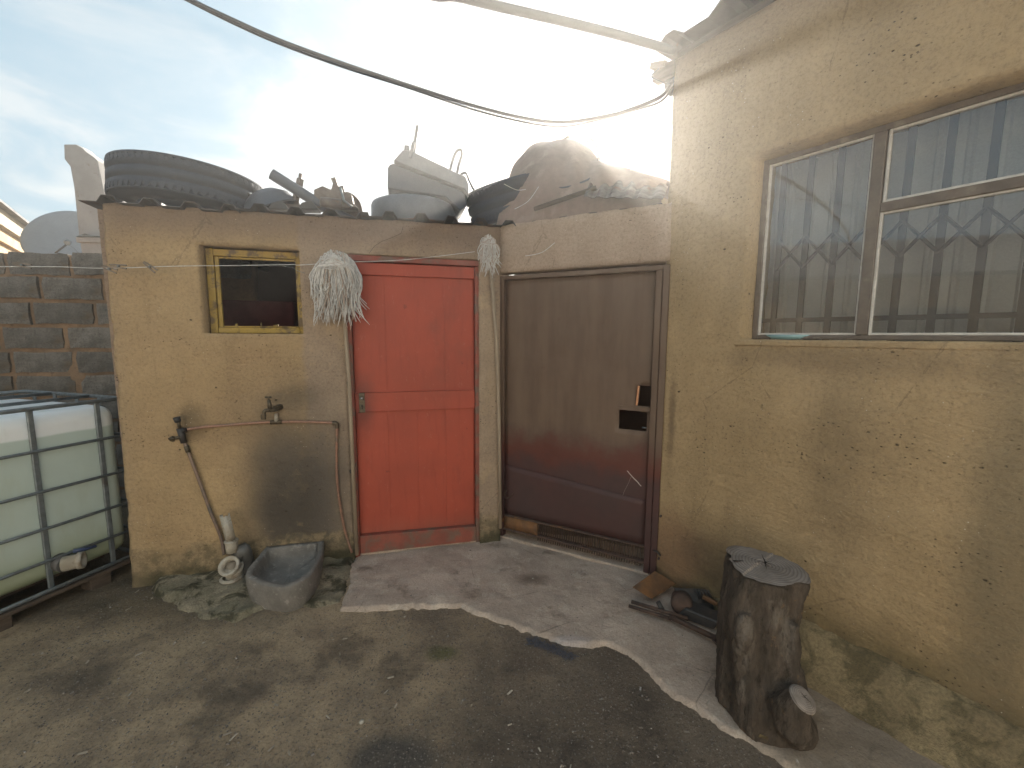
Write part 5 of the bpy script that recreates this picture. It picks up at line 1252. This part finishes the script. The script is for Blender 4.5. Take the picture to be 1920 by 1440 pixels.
tm = Matrix.Translation(pts[-1] + KD * .013) @ tdir.to_track_quat('Z', 'Y').to_matrix().to_4x4()
mb = MB().lathe([(.0001, .004), (.016, .004), (.030, .003), (.041, .0), (.046, -.008)], I4, 28)
ob('cut_end', mb, M['endgrain_small'], st_, tm)
mb = MB()
for a, L, w in ((95, .024, .0016), (-80, .026, .0018), (15, .020, .0013), (150, .018, .0011)): crack(mb, a, L, w, z=.0065)
ob('knot_crack', mb, M['crack'], st_, tm)
# ------------------------------------------------------------------ scrap pile by the stump
def gg(px, py, z): return G(px, py, z)
mb = MB(); A_ = [gg(1186, 1100, .10), gg(1222, 1122, .055), gg(1268, 1094, .07), gg(1228, 1070, .12)]
mb.add(A_ + [v - Vector((0, 0, .006)) for v in A_], [(0, 1, 2, 3), (7, 6, 5, 4), (0, 4, 5, 1), (1, 5, 6, 2), (2, 6, 7, 3), (3, 7, 4, 0)])
ob('rusty_plate', mb, M['rust'], label='square orange rusty steel plate resting on the scrap by the gate foot', cat='metal plate', bev=.002)
pc_ = gg(1278, 1130, .075)
v_ = (Vector((0, 0, EYE)) - pc_).normalized(); v_ = Vector((v_.x, v_.y, .25)).normalized()
mb = MB().lathe([(.0001, .055), (.040, .052), (.052, .040), (.055, .025), (.055, -.06), (.0001, -.06)], Matrix.Translation(pc_) @ v_.to_track_quat('Z', 'Y').to_matrix().to_4x4(), 30)
ob('rusty_canister', mb, M['rust_dark'], label='round rusty brown canister lying between the scrap rods and black casting', cat='canister')
cs = thing('iron_casting', 'black ribbed iron casting leaning against the house wall left of the stump', 'scrap metal', I4, gg(1310, 1150, .03))
P_ = [gg(1262, 1100, .13), gg(1330, 1104, .12), gg(1342, 1128, .06), gg(1335, 1150, .05), gg(1290, 1140, .06)]
mb = MB(); off = Vector((.02, .03, -.05)); k = len(P_)
mb.add(P_ + [p + off for p in P_], [tuple(range(k)), tuple(reversed(range(k, 2 * k)))] + [(i, (i + 1) % k, k + (i + 1) % k, k + i) for i in range(k)])
ob('casting_body', mb, M['black_iron'], cs, I4, bev=.006)
for i in range(5):
    a = gg(1304 + i * 6, 1105 + i * .5, .128); b = gg(1312 + i * 6, 1124, .085)
    ob('rib', MB().tube([a, b], .004, 6), M['black_iron'], cs, I4)
ob('scrap_base', MB().prism([(-.10, 0), (.08, 0), (.10, .05), (-.06, .06)], -.05, .05, Matrix.Translation(gg(1310, 1160, .03)) @ Matrix.Rotation(R(-35), 4, 'Z')), M['black_iron'], cs, I4, bev=.006)
def rod(name, a, b, r, mat, label, n=8): ob(name, MB().tube([a, a.lerp(b, .5), b], r, n), M[mat], label=label, cat='metal rod')
rod('iron_rod', gg(1184, 1128, .06), gg(1290, 1160, .06), .010, 'rust_dark', 'upper of two thin rusty rods sticking out left of the scrap')
rod('iron_rod.001', gg(1179, 1136, .045), gg(1258, 1160, .045), .009, 'rust_dark', 'lower of two thin rusty rods sticking out left of the scrap')
rod('square_bar', gg(1256, 1156, .055), gg(1345, 1198, .055), .014, 'rust_dark', 'thicker dark red bar slanting along the slab towards the stump', 4)
ob('ring_bolt', MB().tube(lerp_path([gg(1334, 1196, .05), gg(1340, 1203, .05), gg(1347, 1209, .06), gg(1350, 1199, .07), gg(1342, 1192, .06), gg(1334, 1196, .05)], 5), .006, 8), M['rust_dark'], label='rusty ring bolt on the slab against the stump', cat='bolt')
ob('clamp', MB().lathe([(.012, -.01), (.024, -.012), (.026, 0), (.024, .012), (.012, .01)], Matrix.Translation(gg(1238, 1136, .07)) @ Matrix.Rotation(R(60), 4, 'Y'), 16, close=True), M['black_iron'], label='small dark clamp ring around the thin rods', cat='clamp')
rod('corner_bracket', gg(1318, 1118, .11), gg(1344, 1132, .09), .014, 'rust', 'orange rusty bracket end tucked beside the stump top left', 4)
ob('dark_pipe', MB().tube([gg(1500, 1236, .06), gg(1552, 1274, .055)], .016, 12), M['black_iron'], label='short dark pipe lying on the slab right of the stump', cat='pipe')
mb = MB(); rs = random.Random(21)
for i in range(150):
    x = rs.uniform(-2.3, 1.0); y_ = rs.uniform(1.0, 2.5)
    if (Vector((x, y_, 0)) - FA.o).dot(FA.n) > -.05 or (Vector((x, y_, 0)) - FB.o).dot(FB.n) > -.1: continue
    a = rs.random() * 6.28; L = rs.uniform(.004, .016); w = rs.uniform(.002, .005); d = Vector((math.cos(a), math.sin(a), 0)); e = Vector((-d.y, d.x, 0)); z = gh(x, y_) + (.042 if sdist(slab_poly, x, y_) > .0 else .003)
    c_ = Vector((x, y_, z)); mb.add([c_ - d * L - e * w, c_ + d * L - e * w + Vector((0, 0, .003)), c_ + d * L + e * w + Vector((0, 0, .004)), c_ - d * L + e * w + Vector((0, 0, .002))], [(0, 1, 2, 3)])
ob('litter_chips', mb, worn('pale_litter_chips', (0.42, 0.37, 0.30), (0.25, 0.2, 0.14), (0.55, 0.52, 0.48), sc=9, rough=.9), kind='stuff', label='tiny pale leaf bits and chips of litter lying about the yard')
# damp leaves at foot
for k, (x, y_) in enumerate(((1432, 1382), (1410, 1370))):
    c_ = gg(x, y_, .045)
    ob('dry_leaf', MB().add([c_ + Vector((-.02, 0, 0)), c_ + Vector((0, -.014, .006)), c_ + Vector((.024, .004, .004)), c_ + Vector((.004, .016, .012))], [(0, 1, 2, 3)]), worn('yellowed_leaf%d' % k, (0.17, 0.12, 0.05), (0.12, 0.09, 0.04), rough=.8),
       label=('curled yellow leaf at the front foot of the stump', 'smaller dry leaf left of the yellow one at the stump foot')[k], cat='leaf')

# ------------------------------------------------------------------ haze volume added to stand in for veiling glare near the sun
HZ, HG = 0.013, 0.70
if HZ > 0:
    n = NT('glare_haze'); pv = n.n.new('ShaderNodeVolumePrincipled'); pv.inputs['Color'].default_value = (0.97, 0.94, 0.90, 1)
    pv.inputs['Density'].default_value = HZ; pv.inputs['Anisotropy'].default_value = HG
    n.n.remove(n.b); n.l.new(pv.outputs[0], n.n['Material Output'].inputs['Volume'])
    ob('haze', MB().bx(-160, 160, -160, 210, -1.0, 4.6), n.m, kind='stuff')
